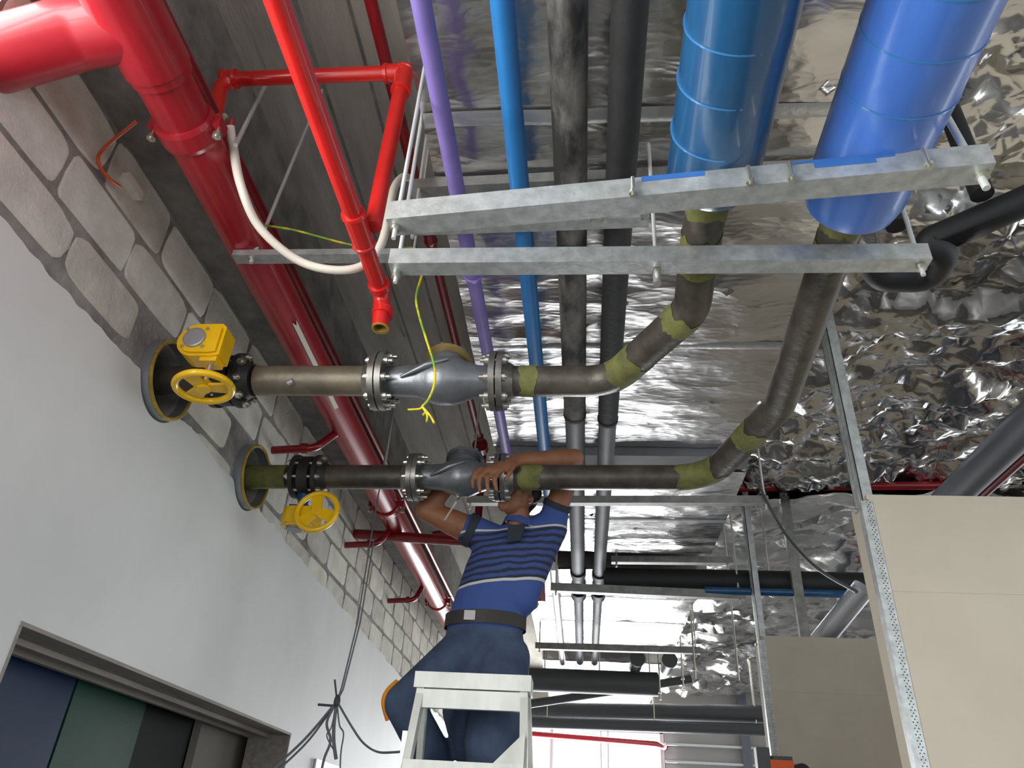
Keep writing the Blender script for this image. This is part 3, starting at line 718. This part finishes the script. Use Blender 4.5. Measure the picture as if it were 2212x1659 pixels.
sc = path_len_to(pB, y=2.62); patch(t, pB, sc + .05, sc + .16, PR + .0015, 7, .2, 5, .04); patch(t, pB, sc + .40, sc + .62, PR + .0015, 8, rough=.04)
patch(t, pB, totB - .17, totB - .07, PR + .0015, 9, rough=.03)
X2 = -.375
flange(t, (X2, p2y(X2), PZ), (1, 0, 0))
t2 = thing('pipe_spool', (-1.1, 3.18, 2.9), 'bare steel pipe between the lower yellow handwheel valve and the farther check valve', 'pipe', 'wall spools')
MB().tube([(-.77, p2y(-.77), PZ), (-1.25, p2y(-1.25), PZ)], PR, 28).build('pipe', 'bare_steel', t2)
wp = MB().tube([(-1.38, p2y(-1.38), PZ), (-1.74, p2y(-1.74), PZ)], PR, 28).build('pipe', 'primer', t2); plabel(wp, 'green-primed stub into the wall')
flange(t2, (-.787, p2y(-.787), PZ), (-1, 0, 0)); flange(t2, (-1.265, p2y(-1.265), PZ), (1, 0, 0), .105, .02, 'cast_dark'); flange(t2, (-1.355, p2y(-1.355), PZ), (-1, 0, 0), .105, .02, 'cast_dark')

# --- check valves
def check_valve(xa, xb, yf, label, cover='brass_cover'):
    ya, yb = yf(xa), yf(xb); o = V((xa, ya, PZ)); ax = (V((xb, yb, PZ)) - o).normalized(); L_ = xb - xa
    t = thing('check_valve', ((xa+xb)/2, (ya+yb)/2, PZ - .11), label, 'valve', 'grey check valves')
    MB().lathe([(0, .05), (.02, .056), (.05, .057), (L_*.32, .064), (L_*.42, .082), (L_*.52, .094), (L_*.63, .092), (L_*.74, .074), (L_*.84, .060), (L_-.02, .058), (L_, .05)], o, ax, 40, True).build('body', 'cast_grey', t)
    c = o + ax*(L_*.55)
    rib = MB().tube([o + ax*L_*.2 + V((0, -.061, -.02)), o + ax*L_*.42 + V((0, -.092, .01)), o + ax*L_*.6 + V((0, -.094, .035))], [.006, .012, .004], 10)
    rib.build('cast_rib', 'cast_grey', t)
    MB().lathe([(.0, .078), (.075, .076), (.098, .07)], c, (0, .25, 1), 32).build('bonnet_neck', 'cast_grey', t)
    cv = MB().lathe([(.095, .02), (.095, .090), (.112, .090), (.118, .080), (.118, .02)], c, (0, .25, 1), 36).build('bonnet_cover', cover, t)
    for k in range(6):
        a = k*PI/3 + .3; zx = V((0, .25, 1)).normalized(); u = V((1, 0, 0)); v = zx.cross(u)
        MB().hexa(c + zx*.114 + (u*math.cos(a) + v*math.sin(a))*.078, zx, .010, .012).build('bolt', 'zinc', cv)
    for (p, d) in ((o, ax), (o + ax*L_, -ax)):
        f = MB().lathe([(0, .05), (0, .112), (.022, .112), (.022, .05)], p, d, 40).build('flange', 'flange_grey', t)
        u = V((0, 0, 1)); v = d.cross(u)
        for k in range(8):
            a = k*PI/4 + PI/8; q = p + (u*math.cos(a) + v*math.sin(a))*.092
            b = MB().tube([q - d*.046, q + d*.055], .008, 10); b.hexa(q + d*.022, d, .0165, .016); b.hexa(q - d*.040, d, .0165, .016)
            b.build('bolt', 'zinc', f)
    return t
check_valve(-.752, -.317, lambda x: P1Y, 'grey cast check valve on the nearer bare pipe, under the dangling wire')
check_valve(-.782, -.380, p2y, 'grey cast check valve under the hand of the worker', 'cast_grey')

# --- butterfly valves with gearbox and handwheel
def butterfly(c, yf, s, wdir, goff, woff, wlen, label, neck_m):
    c = V(c); s = V(s); wd = V(wdir); xa = V((1, 0, 0))
    t = thing('butterfly_valve', c - V((0, 0, .1)), label, 'valve', 'yellow gear valves')
    MB().lathe([(-.026, .045), (-.026, .098), (.026, .098), (.026, .045)], c, xa, 36).build('body', 'cast_dark', t)
    for k in range(8):
        a = k*PI/4 + PI/8; q = c + (V((0, 1, 0))*math.cos(a) + V((0, 0, 1))*math.sin(a))*.088
        MB().tube([q - xa*.085, q + xa*.085], .008, 8).hexa(q + xa*.06, xa, .016, .016).hexa(q - xa*.076, xa, .016, .016).build('bolt', 'zinc', t)
    MB().tube([c + s*.09, c + s*(goff - .045)], [.026, .022], 18).build('neck', neck_m, t)
    MB().box(c + s*(goff - .05), (.09, .09 if abs(s.y) < .5 else .012, .09 if abs(s.z) < .5 else .012)).build('mounting_pad', neck_m, t)
    g = c + s*goff
    rot = Matrix((xa, s, wd)).transposed()          # local x=xa, y=s, z=wd
    # housing: rounded worm-gear box, D-shaped drum plus the worm shoulder
    hb = MB(); n = 22
    prof = [(math.cos(PI/2 + PI*k/n)*.068 - .012, math.sin(PI/2 + PI*k/n)*.068) for k in range(n+1)] + [(.072, -.068), (.088, -.052), (.088, .064), (.060, .068)]
    hb.prism(prof, g - s*.040, g + s*.036, xa, wd)
    hb.prism([(x*.86, y*.86) for x, y in prof], g + s*.036, g + s*.046, xa, wd)
    go = hb.build('gearbox', 'yellow_paint', t)
    wm_ = MB().prism([(-.030, -.03), (.03, -.03), (.03, .03), (-.03, .03)], g + xa*.05 + wd*.045 - s*.0, g + xa*.05 + wd*.085, xa, s); wm_.build('worm_housing', 'yellow_paint', go)
    MB().lathe([(0, .040), (.006, .040), (.008, .034), (.008, .001)], g + s*.046 - xa*.012, s, 28).build('indicator_plate', 'plate_grey', go)
    for k in range(4):
        a = PI/4 + k*PI/2; MB().hexa(g + s*.045 + xa*(math.cos(a)*.052 - .01) + wd*math.sin(a)*.052, s, .007, .006).build('bolt', 'zinc', go)
    hc = g + xa*woff + wd*wlen
    MB().tube([g + xa*woff + wd*.05, hc + wd*.008], .010, 12).build('shaft', 'zinc', t)
    # wheel: rim, hub, three broad spokes
    w_ = MB(); tilt = (wd + xa*.12).normalized() if abs(wd.z) > .5 else (wd + V((0, 0, .1))).normalized()
    u = xa - tilt*xa.dot(tilt); u.normalize(); v = tilt.cross(u)
    RR = .092; ring = [hc + (u*math.cos(2*PI*k/36) + v*math.sin(2*PI*k/36))*RR for k in range(37)]
    w_.tube(ring, .0125, 12, caps=False)
    w_.lathe([(-.02, .012), (-.02, .024), (.012, .024), (.012, .012)], hc, tilt, 20)
    for k in range(3):
        a = PI/2 + k*2*PI/3 + .2; d = u*math.cos(a) + v*math.sin(a); e = tilt.cross(d)
        w_.add([hc + d*.015 + e*.022 + tilt*.004, hc + d*.015 - e*.022 + tilt*.004, hc + d*RR - e*.030, hc + d*RR + e*.030, hc + d*.015 + e*.022 - tilt*.006, hc + d*.015 - e*.022 - tilt*.006, hc + d*RR - e*.030 - tilt*.008, hc + d*RR + e*.030 - tilt*.008],
               [(0, 1, 2, 3), (7, 6, 5, 4), (0, 3, 7, 4), (1, 5, 6, 2), (0, 4, 5, 1), (3, 2, 6, 7)])
    w_.build('handwheel', 'yellow_paint', t)
    return t
butterfly((-1.345, P1Y, PZ), None, (0, -1, 0), (0, 0, -1), .235, .05, .175, 'butterfly valve whose yellow handwheel lies flat, on the pipe nearer the camera', 'cast_dark')
butterfly((-1.31, p2y(-1.31), PZ), None, (0, 0, -1), (0, -1, 0), .215, .115, .10, 'butterfly valve with blue neck and yellow handwheel facing out, on the farther pipe', 'valve_blue')
# --- wall sleeves
for yc, lab in ((P1Y, 'large metal wall sleeve with yellow rim round the nearer pipe'), (p2y(XW), 'metal wall sleeve with yellow rim round the farther pipe')):
    t = thing('pipe_sleeve', (XW, yc, PZ - .12), lab, 'pipe sleeve', 'wall sleeves')
    MB().lathe([(-.19, .138), (-.19, .146), (.045, .156), (.045, .147), (-.19, .138)], (XW, yc, PZ), (1, 0, 0), 44, False, False).build('collar', 'sleeve_grey', t)
    ring = [V((XW + .046, yc + .150*math.cos(2*PI*k/48), PZ + .150*math.sin(2*PI*k/48))) for k in range(49)]
    MB().tube(ring, .008, 10, caps=False).build('foam_rim', 'foam_yellow', t)

# ------------------------------------------------------------ white flexible conduit
cpts = [at(497, 272, x=-1.20), at(503, 312, x=-1.19), at(520, 400, y=1.66), at(560, 490, y=1.76), at(640, 560, y=1.86), at(720, 583, y=1.90), at(785, 573, y=1.92), at(822, 530, y=1.92), at(838, 470, y=1.93), at(850, 410, y=1.96), at(868, 384, y=2.02), at(885, 384, y=2.08)]
cp = smooth_path(cpts, 22); t = thing('flexible_conduit', cpts[5], 'white corrugated conduit looping from the red main to the duct edge', 'conduit')
q = []; rr = []
L_ = 0; pt, tot = partial(cp, 0, 0); n = int(tot/.0035)
path = [pt(tot*i/n) for i in range(n+1)]; rad = [.0155 if i % 2 else .0138 for i in range(n+1)]
MB().tube(path, rad, 14).build('hose', 'conduit_white', t)
MB().tube([pt(0) + V((0, 0, .03)), pt(.02)], .010, 10).build('end_fitting', 'red_paint', t)
t = thing('sensor_cable', at(258, 402, x=-1.6), 'thin orange-red cable curling on the blocks beside the red tee', 'cable')
MB().tube(smooth_path([at(295, 262, x=-1.48), at(225, 320, x=-1.585), at(212, 350, x=-1.588), at(235, 385, x=-1.588), at(258, 402, x=-1.59)], 8), .006, 8).build('cable', 'orange_plastic', t)
q = at(285, 403, x=-1.60)
MB().box(q, (.03, .10, .035)).build('junction_box', 'block_pale', t)
# earth wire: hangs over the red pipe and down in front of the nearer check valve
wpts = [at(575, 487, y=2.0), at(640, 498, y=2.0), at(750, 527, y=2.02), at(840, 540, y=2.03), at(893, 537, y=2.04), at(914, 575, y=2.04), at(912, 592, y=2.02), at(899, 640, y=2.0), at(905, 680, y=2.0), at(920, 730, y=2.0), at(938, 790, y=2.0), at(938, 830, y=2.0), at(926, 862, y=2.0), at(912, 878, y=2.0)]
t = thing('earth_wire', wpts[-1], 'yellow and green earth wire dangling in front of the nearer check valve', 'wire')
MB().tube(smooth_path(wpts, 8), .0042, 8).build('wire', 'wire_green', t)
e = wpts[-1]
fr = MB()
for dx, dz in ((-.045, -.012), (.02, -.055), (.045, -.06), (.006, -.03)):
    fr.tube(smooth_path([e, e + V((dx*.4 + .01, .005, dz*.5)), e + V((dx, 0, dz))], 5), .0038, 6)
fr.build('frayed_end', 'wire_green', t)

# ------------------------------------------------------------ black pipes on the right, far pipes, cables
t = thing('insulated_pipe', at(2035, 570, z=3.3), 'black insulated pipe with a double bend at the right edge', 'pipe')
MB().tube(fillet([at(2330, 380, z=3.42), at(2212, 436, z=3.40), at(1995, 528, z=3.34), at(2040, 545, z=3.30), at(2010, 600, z=3.30), at(1905, 600, z=3.32), at(1880, 560, z=3.36)], [.3, .06, .05, .06, .05]), .052, 20).build('insulation', 'black_plain', t)
for px, x, yb, lab in ((1930, 1.08, 2.0, 'black vertical lagged drop behind the bright blue pipe end'), (2045, 1.30, 1.86, 'black vertical lagged drop just above the double bend')):
    tag(MB().tube([(x, yb, 3.40), (x, yb, 4.02)], .036, 16).lathe([(0, .046), (.05, .046)], (x, yb, 3.5), (0, 0, 1), 16).build('insulated_pipe', 'black_plain'), lab, 'pipe')
tag(MB().tube([(2.39, 2.4, 3.60), (2.39, 7, 3.60)], .095, 24).build('insulated_pipe', 'pvc_grey'), 'thick dark grey pipe passing above the nearer boarded partition', 'pipe')
tag(MB().tube([(2.56, 2.4, 3.60), (2.56, 7, 3.60)], .03, 16).build('sprinkler_pipe', 'red_deep'), 'slim red pipe beside the thick dark grey pipe at the right', 'pipe')
t = thing('insulated_pipe', (1.1, 5.68, 3.2), 'thick black lagged pipe crossing the corridor past the worker', 'pipe')
MB().tube([(.16, 5.72, 3.31), (4.2, 5.66, 3.31)], .088, 24).build('insulation', 'black_plain', t)
MB().tube([(.9, 5.60, 3.205), (4.2, 5.58, 3.205)], .028, 14).build('pipe', 'clad_teal', t)
for x in (1.4, 2.6, 3.8): MB().tube([(x, 5.68, 3.2), (x, 5.68, SL)], .006, 6).build('threaded_rod', 'zinc', t)
for i, (p0, p1, r, lab) in enumerate((((-.62, 9.2, 3.2), (.86, 9.2, 3.2), .13, 'dark bundle of lagged pipe crossing under the far duct'),
                                      ((-.9, 11.6, 3.22), (2.5, 11.05, 3.22), .11, 'long dark beam-like pipe just above the glazed end'),
                                      ((-.9, 11.3, 3.02), (2.5, 11.0, 3.02), .075, 'lower dark pipe just above the glazed end'))):
    t = thing('insulated_pipe', (V(p0) + V(p1))/2, lab, 'pipe')
    MB().tube([p0, p1], r, 18).build('insulation', 'cable_dark', t)
    for f in (.12, .55, .94):
        q = V(p0).lerp(V(p1), f); MB().tube([q, (q.x, q.y, SL)], .008, 6).build('threaded_rod', 'zinc', t)
t = thing('insulated_pipe', (.3, 9.8, 3.2), 'slanting dark pipe between the far cross pipes', 'pipe')
MB().tube([(-.7, 10.0, 3.05), (1.3, 9.6, 3.35)], .05, 14).build('insulation', 'cable_dark', t)
MB().tube([(1.2, 9.62, 3.33), (1.2, 9.62, SL)], .007, 6).build('threaded_rod', 'zinc', t)
for x, lab in ((.60, 'small dark round pipe end on the left of the far pair'), (.95, 'small dark round pipe end on the right of the far pair')):
    tag(MB().tube([(x, 8.7, 3.36), (x, 9.12, 3.36)], .07, 20).tube([(x, 8.66, 3.36), (x, 8.7, 3.36)], .085, 20).build('insulated_pipe', 'cable_dark'), lab, 'pipe')
tag(MB().tube([(-1.62, 13.6, 3.18), (1.2, 13.6, 3.09), (1.38, 14.02, 3.09)], .045, 12).build('sprinkler_pipe', 'red_paint'), 'red pipe strung across the bright glazed end', 'pipe')
for i, (x, y, lab) in enumerate(((.98, 7.0, 'bright hanger rod right of the third duct'), (1.02, 8.2, 'bright hanger rod by the far duct corner'), (1.35, 7.0, 'bright hanger rod left of the far partition stud'), (.86, 9.0, 'hanger rod next to the far pipe ends'))):
    tag(MB().tube([(x, y, 2.85 + .15*(i % 2)), (x, y, SL)], .009, 8).hexa((x, y, 2.92 + .15*(i % 2)), (0, 0, 1), .02, .02).build('hanger_rod', 'zinc'), lab, 'hanger rod', 'far hanger rods')
t = thing('spiral_tube', at(1770, 1385, y=5.62), 'shiny round metal tube slanting between the far partition and the stud', 'tube')
MB().tube([at(1760, 1400, y=5.75), at(1866, 1270, y=5.35)], .075, 24).build('tube', 'silver_tube', t)
tag(MB().tube(smooth_path([at(1632, 1030, y=4.13), at(1645, 1060, y=4.10), at(1660, 1090, y=4.06), at(1700, 1158, y=4.0), at(1762, 1225, y=3.7), at(1850, 1278, y=3.3)], 8), .0085, 10).build('cable', 'cable_dark'), 'dark cable sagging from the trapeze bar to the partition stud', 'cable')

# ------------------------------------------------------------ wires hanging by the wall
t = thing('wire_bundle', at(727, 1520, y=3.6), 'knotted grey wires hanging in front of the white wall', 'wire')
K = at(728, 1515, y=3.6)
hw = MB().tube([at(800, 1170, y=3.75), at(772, 1345, y=3.68), at(738, 1485, y=3.6), K], .004, 6).tube([at(807, 1170, y=3.76), at(778, 1345, y=3.68), at(741, 1490, y=3.6), K], .004, 6)
hw.tube([at(770, 1100, y=3.75) + V((.12, 0, .9)), at(800, 1170, y=3.75)], .004, 6)
hw.build('hanging_wire', 'wire_grey', t)
kn = MB().sphere(K, (.016, .016, .03), 10, 6); kn.tube([K + V((0, 0, -.02)), at(687, 1522, y=3.6)], .006, 6).tube([K, at(723, 1468, y=3.6)], .0045, 6); kn.build('knot', 'cable_dark', t)
for nm, pts, r in (('wire', [K, at(660, 1595, y=3.6), at(585, 1665, y=3.58)], .006), ('wire', [K, at(668, 1598, y=3.62), at(596, 1668, y=3.6)], .005),
                   ('wire', [K, at(706, 1560, y=3.6), at(714, 1600, y=3.6), at(700, 1640, y=3.6), at(688, 1700, y=3.6)], .006),
                   ('wire', [K, at(733, 1565, y=3.58), at(742, 1585, y=3.58), at(736, 1630, y=3.58), at(734, 1700, y=3.58)], .0035),
                   ('wire', [K, at(760, 1570, y=3.58), at(785, 1605, y=3.56), at(815, 1624, y=3.5), at(850, 1625, y=3.4), at(880, 1622, y=3.3)], .005),
                   ('wire', [K, at(722, 1560, y=3.6), at(721, 1600, y=3.6), at(726, 1640, y=3.6)], .008), ('wire', [K, at(716, 1570, y=3.61), at(706, 1590, y=3.61), at(724, 1625, y=3.6)], .003)):
    MB().tube(smooth_path(pts, 8), r, 6).build(nm, 'wire_grey', t)
tag(MB().mm(at(695, 1652, x=-1.6) - V((0, .15, .05)), at(695, 1652, x=-1.6) + V((.012, .35, .02))).build('white_panel', 'window_frame'), 'small white panel on the wall below the knotted wires', 'panel')

# ------------------------------------------------------------ step ladder
t = thing('step_ladder', (-.42, 3.0, 0), 'white aluminium step ladder carrying the worker', 'ladder')
def lp(px, py, y): return at(px, py, y=y)
ZT = 2.05
xl, xr = -.625, -.205; YF, YB = 2.98, 3.08
cap = MB().mm((xl - .012, YF - .015, ZT - .045), (xr + .012, YB + .035, ZT + .012)); cap.build('top_cap', 'ladder_alu', t)
def rail(x0, y0, z0, x1, y1, z1, wdt=.05, dep=.028):
    d = (V((x1, y1, z1)) - V((x0, y0, z0))).normalized(); u = V((1, 0, 0)); u = (u - d*d.dot(u)).normalized(); v = d.cross(u)
    m_ = MB().prism([(-dep/2, -wdt/2), (dep/2, -wdt/2), (dep/2, wdt/2), (-dep/2, wdt/2)], (x0, y0, z0), (x1, y1, z1), u, v); return m_
FY = 2.52; BY = 4.0
def fx(z, side): return (xl if side < 0 else xr) + side*.035*(ZT - z)/ZT*2.2
def fy(z): return YF + (FY - YF)*(ZT - z)/ZT
def by(z): return YB + (BY - YB)*(ZT - z)/ZT
for sd in (-1, 1):
    rail(fx(0, sd), FY, .03, fx(ZT - .05, sd) - sd*.016, YF + .02, ZT - .04).build('front_rail', 'ladder_alu', t)
    rail(fx(0, sd) + sd*.02, BY, .03, fx(ZT - .05, sd) - sd*.01, YB + .01, ZT - .04, .04, .024).build('rear_rail', 'ladder_alu', t)
    for y in (FY, BY): MB().box((fx(0, sd) + (.02*sd if y == BY else 0), y, .02), (.05, .07, .04)).build('foot', 'black_plain', t)
for k in range(1, 7):
    z = ZT - .31*k
    if z < .15: break
    MB().mm((fx(z, -1) + .01, fy(z) - .035, z - .02), (fx(z, 1) - .01, fy(z) + .05, z + .012)).build('step', 'ladder_alu', t)
    MB().mm((fx(z, -1) + .0, by(z) - .015, z - .015), (fx(z, 1) - .0, by(z) + .025, z + .015)).build('rear_rung', 'ladder_alu', t)
MB().mm((xl + .0, YF - .012, ZT - .115), (xr - .0, YF + .012, ZT - .05)).build('brace_plate', 'ladder_alu', t)
for sd in (-1, 1):
    z = ZT - .31
    q0 = V((fx(z, sd) - sd*.01, fy(z) - .012, z + .01)); 
    if sd > 0: MB().add([q0, q0 + V((-.11, 0, 0)), q0 + V((0, .02, .11)), q0 + V((0, -.012, 0)), q0 + V((-.11, -.012, 0)), q0 + V((0, .008, .11))], [(0, 1, 2), (5, 4, 3), (0, 3, 4, 1), (1, 4, 5, 2), (2, 5, 3, 0)]).build('gusset', 'ladder_alu', t)
MB().mm((xl - .03, 2.95, ZT - .33), (xl - .012, 2.99, ZT - .20)).build('spreader_bracket', 'zinc', t)

# ------------------------------------------------------------ worker
def blob_mesh(chains, voxel, name, m, parent, smooth_it=6):
    """chains of (center, radius or (rx,ry,rz)); merged into one continuous skin"""
    mb = MB()
    for ch in chains:
        for (p, r), (p2, r2) in zip(ch, ch[1:] if len(ch) > 1 else ch):
            p, p2 = V(p), V(p2); ra = V(r if isinstance(r, tuple) else (r, r, r)); rb = V(r2 if isinstance(r2, tuple) else (r2, r2, r2))
            n = max(2, int((p2-p).length/(min(ra[:] + rb[:])*.35)) + 1) if (p2-p).length > 1e-5 else 1
            for i in range(n+1):
                f = i/n; mb.sphere(p.lerp(p2, f), tuple(ra.lerp(rb, f)), 14, 9)
    o = mb.build(name, m, parent)
    md = o.modifiers.new('r', 'REMESH'); md.mode = 'VOXEL'; md.voxel_size = voxel; md.use_smooth_shade = True
    sm_ = o.modifiers.new('s', 'SMOOTH'); sm_.iterations = smooth_it; sm_.factor = .5
    bpy.context.view_layer.update(); dg = bpy.context.evaluated_depsgraph_get()
    me = bpy.data.meshes.new_from_object(o.evaluated_get(dg)); o.modifiers.clear(); o.data = me
    me.polygons.foreach_set('use_smooth', [True]*len(me.polygons)); me.update()
    if not me.materials: me.materials.append(MATS[m])
    return o
person = thing('person', (-.43, 3.45, 1.2), 'worker in blue striped polo shirt and jeans reaching up to the check valve', 'person')
shL, shR = V((-.475, 3.42, 2.775)), V((-.150, 3.43, 2.875))       # shoulders as seen left / right
elL, elR = V((-.755, 3.33, 2.865)), V((-.040, 3.30, 3.140))
wrL, wrR = V((-.60, 3.30, 3.05)), at(1122, 994, y=3.13)
nk = V((-.30, 3.42, 2.835)); hd = V((-.318, 3.36, 2.965))
pel = V((-.43, 3.47, 2.28))
# head frame: tilted to the right of the picture, looking up and left
up = V((.36, .10, .93)).normalized(); fw = V((-.45, -.86, .20)); fw = (fw - up*fw.dot(up)).normalized(); sd = up.cross(fw)
HM = Matrix((sd, fw, up)).transposed()
def hp(x, y, z): return hd + HM @ V((x, y, z))
hb = [[(shL, .07), (shL.lerp(elL, .5), .064), (elL, .050), (elL.lerp(wrL, .3), .050), (wrL, .032), (wrL + V((.05, -.03, .03)), (.034, .026, .03)), (wrL + V((.10, -.05, .04)), (.03, .022, .026))],
      [(shR, .064), (shR.lerp(elR, .5), .056), (elR, .046), (elR.lerp(wrR, .3), .046), (wrR, .034)],
      [(nk + V((0, 0, -.03)), .062), (hd + V((0, .02, -.06)), .055)],
      [((-.33, 3.44, 2.75), (.15, .09, .1)), ((-.43, 3.47, 2.35), (.14, .09, .1))]]
# head: cranium, jaw, chin, nose, brow, ears
def hs(x, y, z, r): return [(hp(x, y, z), r)]*2
head = [hs(0, -.015, .035, .088), hs(0, .0, -.01, .078), hs(0, .025, -.06, .058), hs(0, .05, -.095, .032), hs(0, .072, -.005, .026), hs(0, .086, -.025, .017), hs(0, .080, .035, .020),
        hs(.034, .06, -.02, .026), hs(-.034, .06, -.02, .026), hs(.03, .07, .034, .018), hs(-.03, .07, .034, .018), hs(.078, -.01, -.01, .020), hs(-.078, -.01, -.01, .020), hs(0, .076, -.055, .020)]
# right-hand (picture) hand draped over the pipe and flange
pm0 = wrR; kn_ = at(1062, 1018, y=3.035)
pdir = (kn_ - pm0).normalized()
hand = [[(pm0, .033), (pm0.lerp(kn_, .45), (.044, .03, .030)), (kn_, (.044, .026, .026))]]
sx = V((.55, .35, -.55)).normalized()          # across the knuckles
finger = []
for k, (ln, off) in enumerate(((.084, -.036), (.094, -.013), (.088, .011), (.070, .033))):
    b = kn_ + V((.42, .02, -.12)).normalized()*(off*1.15) + V((-.010, -.004, -.004))
    d1 = V((-.55 + .1*k, -.42, -.72)).normalized(); d2 = V((-.16 + .12*k, .05, -1)).normalized(); d3 = V((.1 + .08*k, .45, -.9)).normalized()
    p1 = b + d1*ln*.5; p2 = p1 + d2*ln*.45; p3 = p2 + d3*ln*.32
    finger.append([(b, .0135), (p1, .012), (p2, .0105), (p3, .0085)])
th0 = pm0.lerp(kn_, .35) + V((.02, -.02, -.015))
finger.append([(th0, .015), (th0 + V((-.012, -.025, -.045)), .012), (th0 + V((-.030, -.020, -.085)), .0095)])
body = blob_mesh(hb + head + hand + finger, .0055, 'body', 'skin', person, 4)
# clothing
sh = blob_mesh([[((-.445, 3.47, 2.36), (.185, .135, .06)), ((-.43, 3.47, 2.45), (.180, .130, .08)), ((-.375, 3.45, 2.63), (.185, .125, .09)), ((-.345, 3.44, 2.73), (.178, .118, .08)), ((-.32, 3.43, 2.79), (.12, .085, .05))],
                [((-.36, 3.44, 2.73), .085), (shL, .080), (shL.lerp(elL, .22), .080)], [((-.30, 3.45, 2.50), .10), ((-.225, 3.44, 2.70), .095), (shR + V((.0, 0, -.05)), .078)], [((-.30, 3.44, 2.77), .085), (shR + V((.0, 0, -.03)), .076), (shR.lerp(elR, .18), .066)]], .009, 'shirt', 'shirt', person, 5)
def ring_at(p, d, r, h, name, m):
    d = V(d).normalized(); return MB().lathe([(-h/2, r*.92), (-h/2, r), (h/2, r), (h/2, r*.92)], p, d, 28, False).build(name, m, person)
ring_at(shL.lerp(elL, .24), elL - shL, .083, .04, 'sleeve_cuff', 'shirt_dark'); ring_at(shR.lerp(elR, .22), elR - shR, .070, .03, 'sleeve_cuff', 'shirt_dark')
# collar and placket
cp_ = nk + V((.0, -.01, -.015))
cl = MB(); 
for sgn in (-1, 1):
    ring = [cp_ + V((math.cos(a)*.078, math.sin(a)*.07, .012*math.sin(a*2) + .015)) for a in [(-PI/2 + sgn*PI*k/10) for k in range(11)]]
    for a, b in zip(ring, ring[1:]):
        cl.add([a + V((0, 0, .022)), b + V((0, 0, .022)), b + (b-cp_)*.18 + V((0, 0, -.022)), a + (a-cp_)*.18 + V((0, 0, -.022))], [(0, 1, 2, 3)], True)
cl.build('collar', 'shirt', person)
plabel(MB().prism([(-.03, -.045), (.03, -.045), (.04, .04), (-.04, .04)], (-.315, 3.33, 2.755), (-.315, 3.305, 2.755), (1, 0, .15), (.1, .1, 1)).build('placket', 'shirt_dark', person), 'dark patch at the neck opening')
kneeL, kneeR = V((-.735, 3.26, 1.99)), V((-.36, 3.27, 1.86))
ankL, ankR = V((-.52, 3.54, 1.54)), V((-.36, 3.50, 1.46))
je = blob_mesh([[((-.445, 3.47, 2.37), (.172, .125, .05)), ((-.45, 3.48, 2.25), (.195, .135, .08))], [((-.53, 3.46, 2.24), .115), (kneeL, .080), (kneeL.lerp(ankL, .35) + V((.03, 0, 0)), .082), (ankL, .066)],
                [((-.35, 3.46, 2.22), .120), (kneeR, .115), (kneeR.lerp(ankR, .3), .098), (ankR, .062)], [((-.47, 3.48, 2.22), .12), ((-.50, 3.42, 2.0), .10), ((-.46, 3.42, 1.86), .085)]], .010, 'jeans', 'jeans', person, 5)
bl = MB(); n = 36
vs = []
for k in range(n):
    a = 2*PI*k/n
    for z in (2.345, 2.405): vs.append((-.445 + .188*math.cos(a), 3.47 + .138*math.sin(a), z + .015*math.cos(a)*0))
bl.add(vs, [(2*k, 2*((k+1) % n), 2*((k+1) % n)+1, 2*k+1) for k in range(n)], True); bo = bl.build('belt', 'belt', person)
MB().box((-.50, 3.332, 2.375), (.05, .008, .042)).build('buckle', 'plate_grey', bo)
plabel(MB().tube(smooth_path([(-.775, 3.28, 2.075), (-.806, 3.255, 2.03), (-.812, 3.25, 1.985), (-.79, 3.27, 1.925)], 6), .013, 10).build('leg_stripe', 'orange_cloth', person), 'orange strip down the outside of the leg')
for a in (ankL, ankR):
    MB().sphere(a + V((0, -.06, -.07)), (.048, .125, .045), 16, 8).build('shoe', 'belt', person)
# face details
for sgn in (-1, 1):
    MB().sphere(hp(sgn*.031, .082, .018), .011, 10, 6).build('eye', 'eye_white', body); MB().sphere(hp(sgn*.031, .0905, .018), .005, 8, 5).build('iris', 'hair', body)
    MB().tube([hp(sgn*.016, .094, .038), hp(sgn*.034, .092, .042), hp(sgn*.050, .078, .036)], [.004, .005, .003], 8).build('eyebrow', 'hair', body)
MB().tube([hp(-.024, .082, -.055), hp(-.008, .094, -.052), hp(.008, .094, -.052), hp(.024, .082, -.055)], [.003, .006, .006, .003], 8).build('mouth', 'lips', body)
ha = blob_mesh([hs(0, -.022, .052, .090), hs(0, -.06, .02, .066), hs(.055, -.03, .035, .05), hs(-.055, -.03, .035, .05), hs(0, -.065, -.03, .05)], .009, 'hair', 'hair', person, 3)
# pale blade-like tool in the other hand
tl = MB().prism([(-.006, -.10), (.004, -.10), (.010, .02), (.004, .10), (-.008, .02)], at(985, 1085, y=3.22), at(985, 1085, y=3.222), V((.9, 0, .4)).normalized(), V((.45, 0, .9)).normalized())
tag(tl.build('hand_tool', 'zinc'), 'thin pale blade held in the raised hand at the left', 'tool')

# ------------------------------------------------------------ orange and black tool by the far partition
p = at(1660, 1645, y=4.6)
t = thing('power_tool', p, 'orange and black tool at the bottom edge, in front of the far partition', 'tool')
MB().box(p + V((-.03, 0, -.02)), (.07, .07, .17)).build('body', 'cable_dark', t)
MB().box(p + V((.06, -.02, -.05)), (.12, .06, .11)).build('housing', 'orange_plastic', t)
MB().lathe([(-.03, .05), (.03, .05)], p + V((.155, -.02, -.055)), (.3, -1, 0), 20).build('knob', 'black_plain', t)
MB().box(p + V((.06, .02, .02)), (.14, .03, .02)).build('handle', 'cable_dark', t)
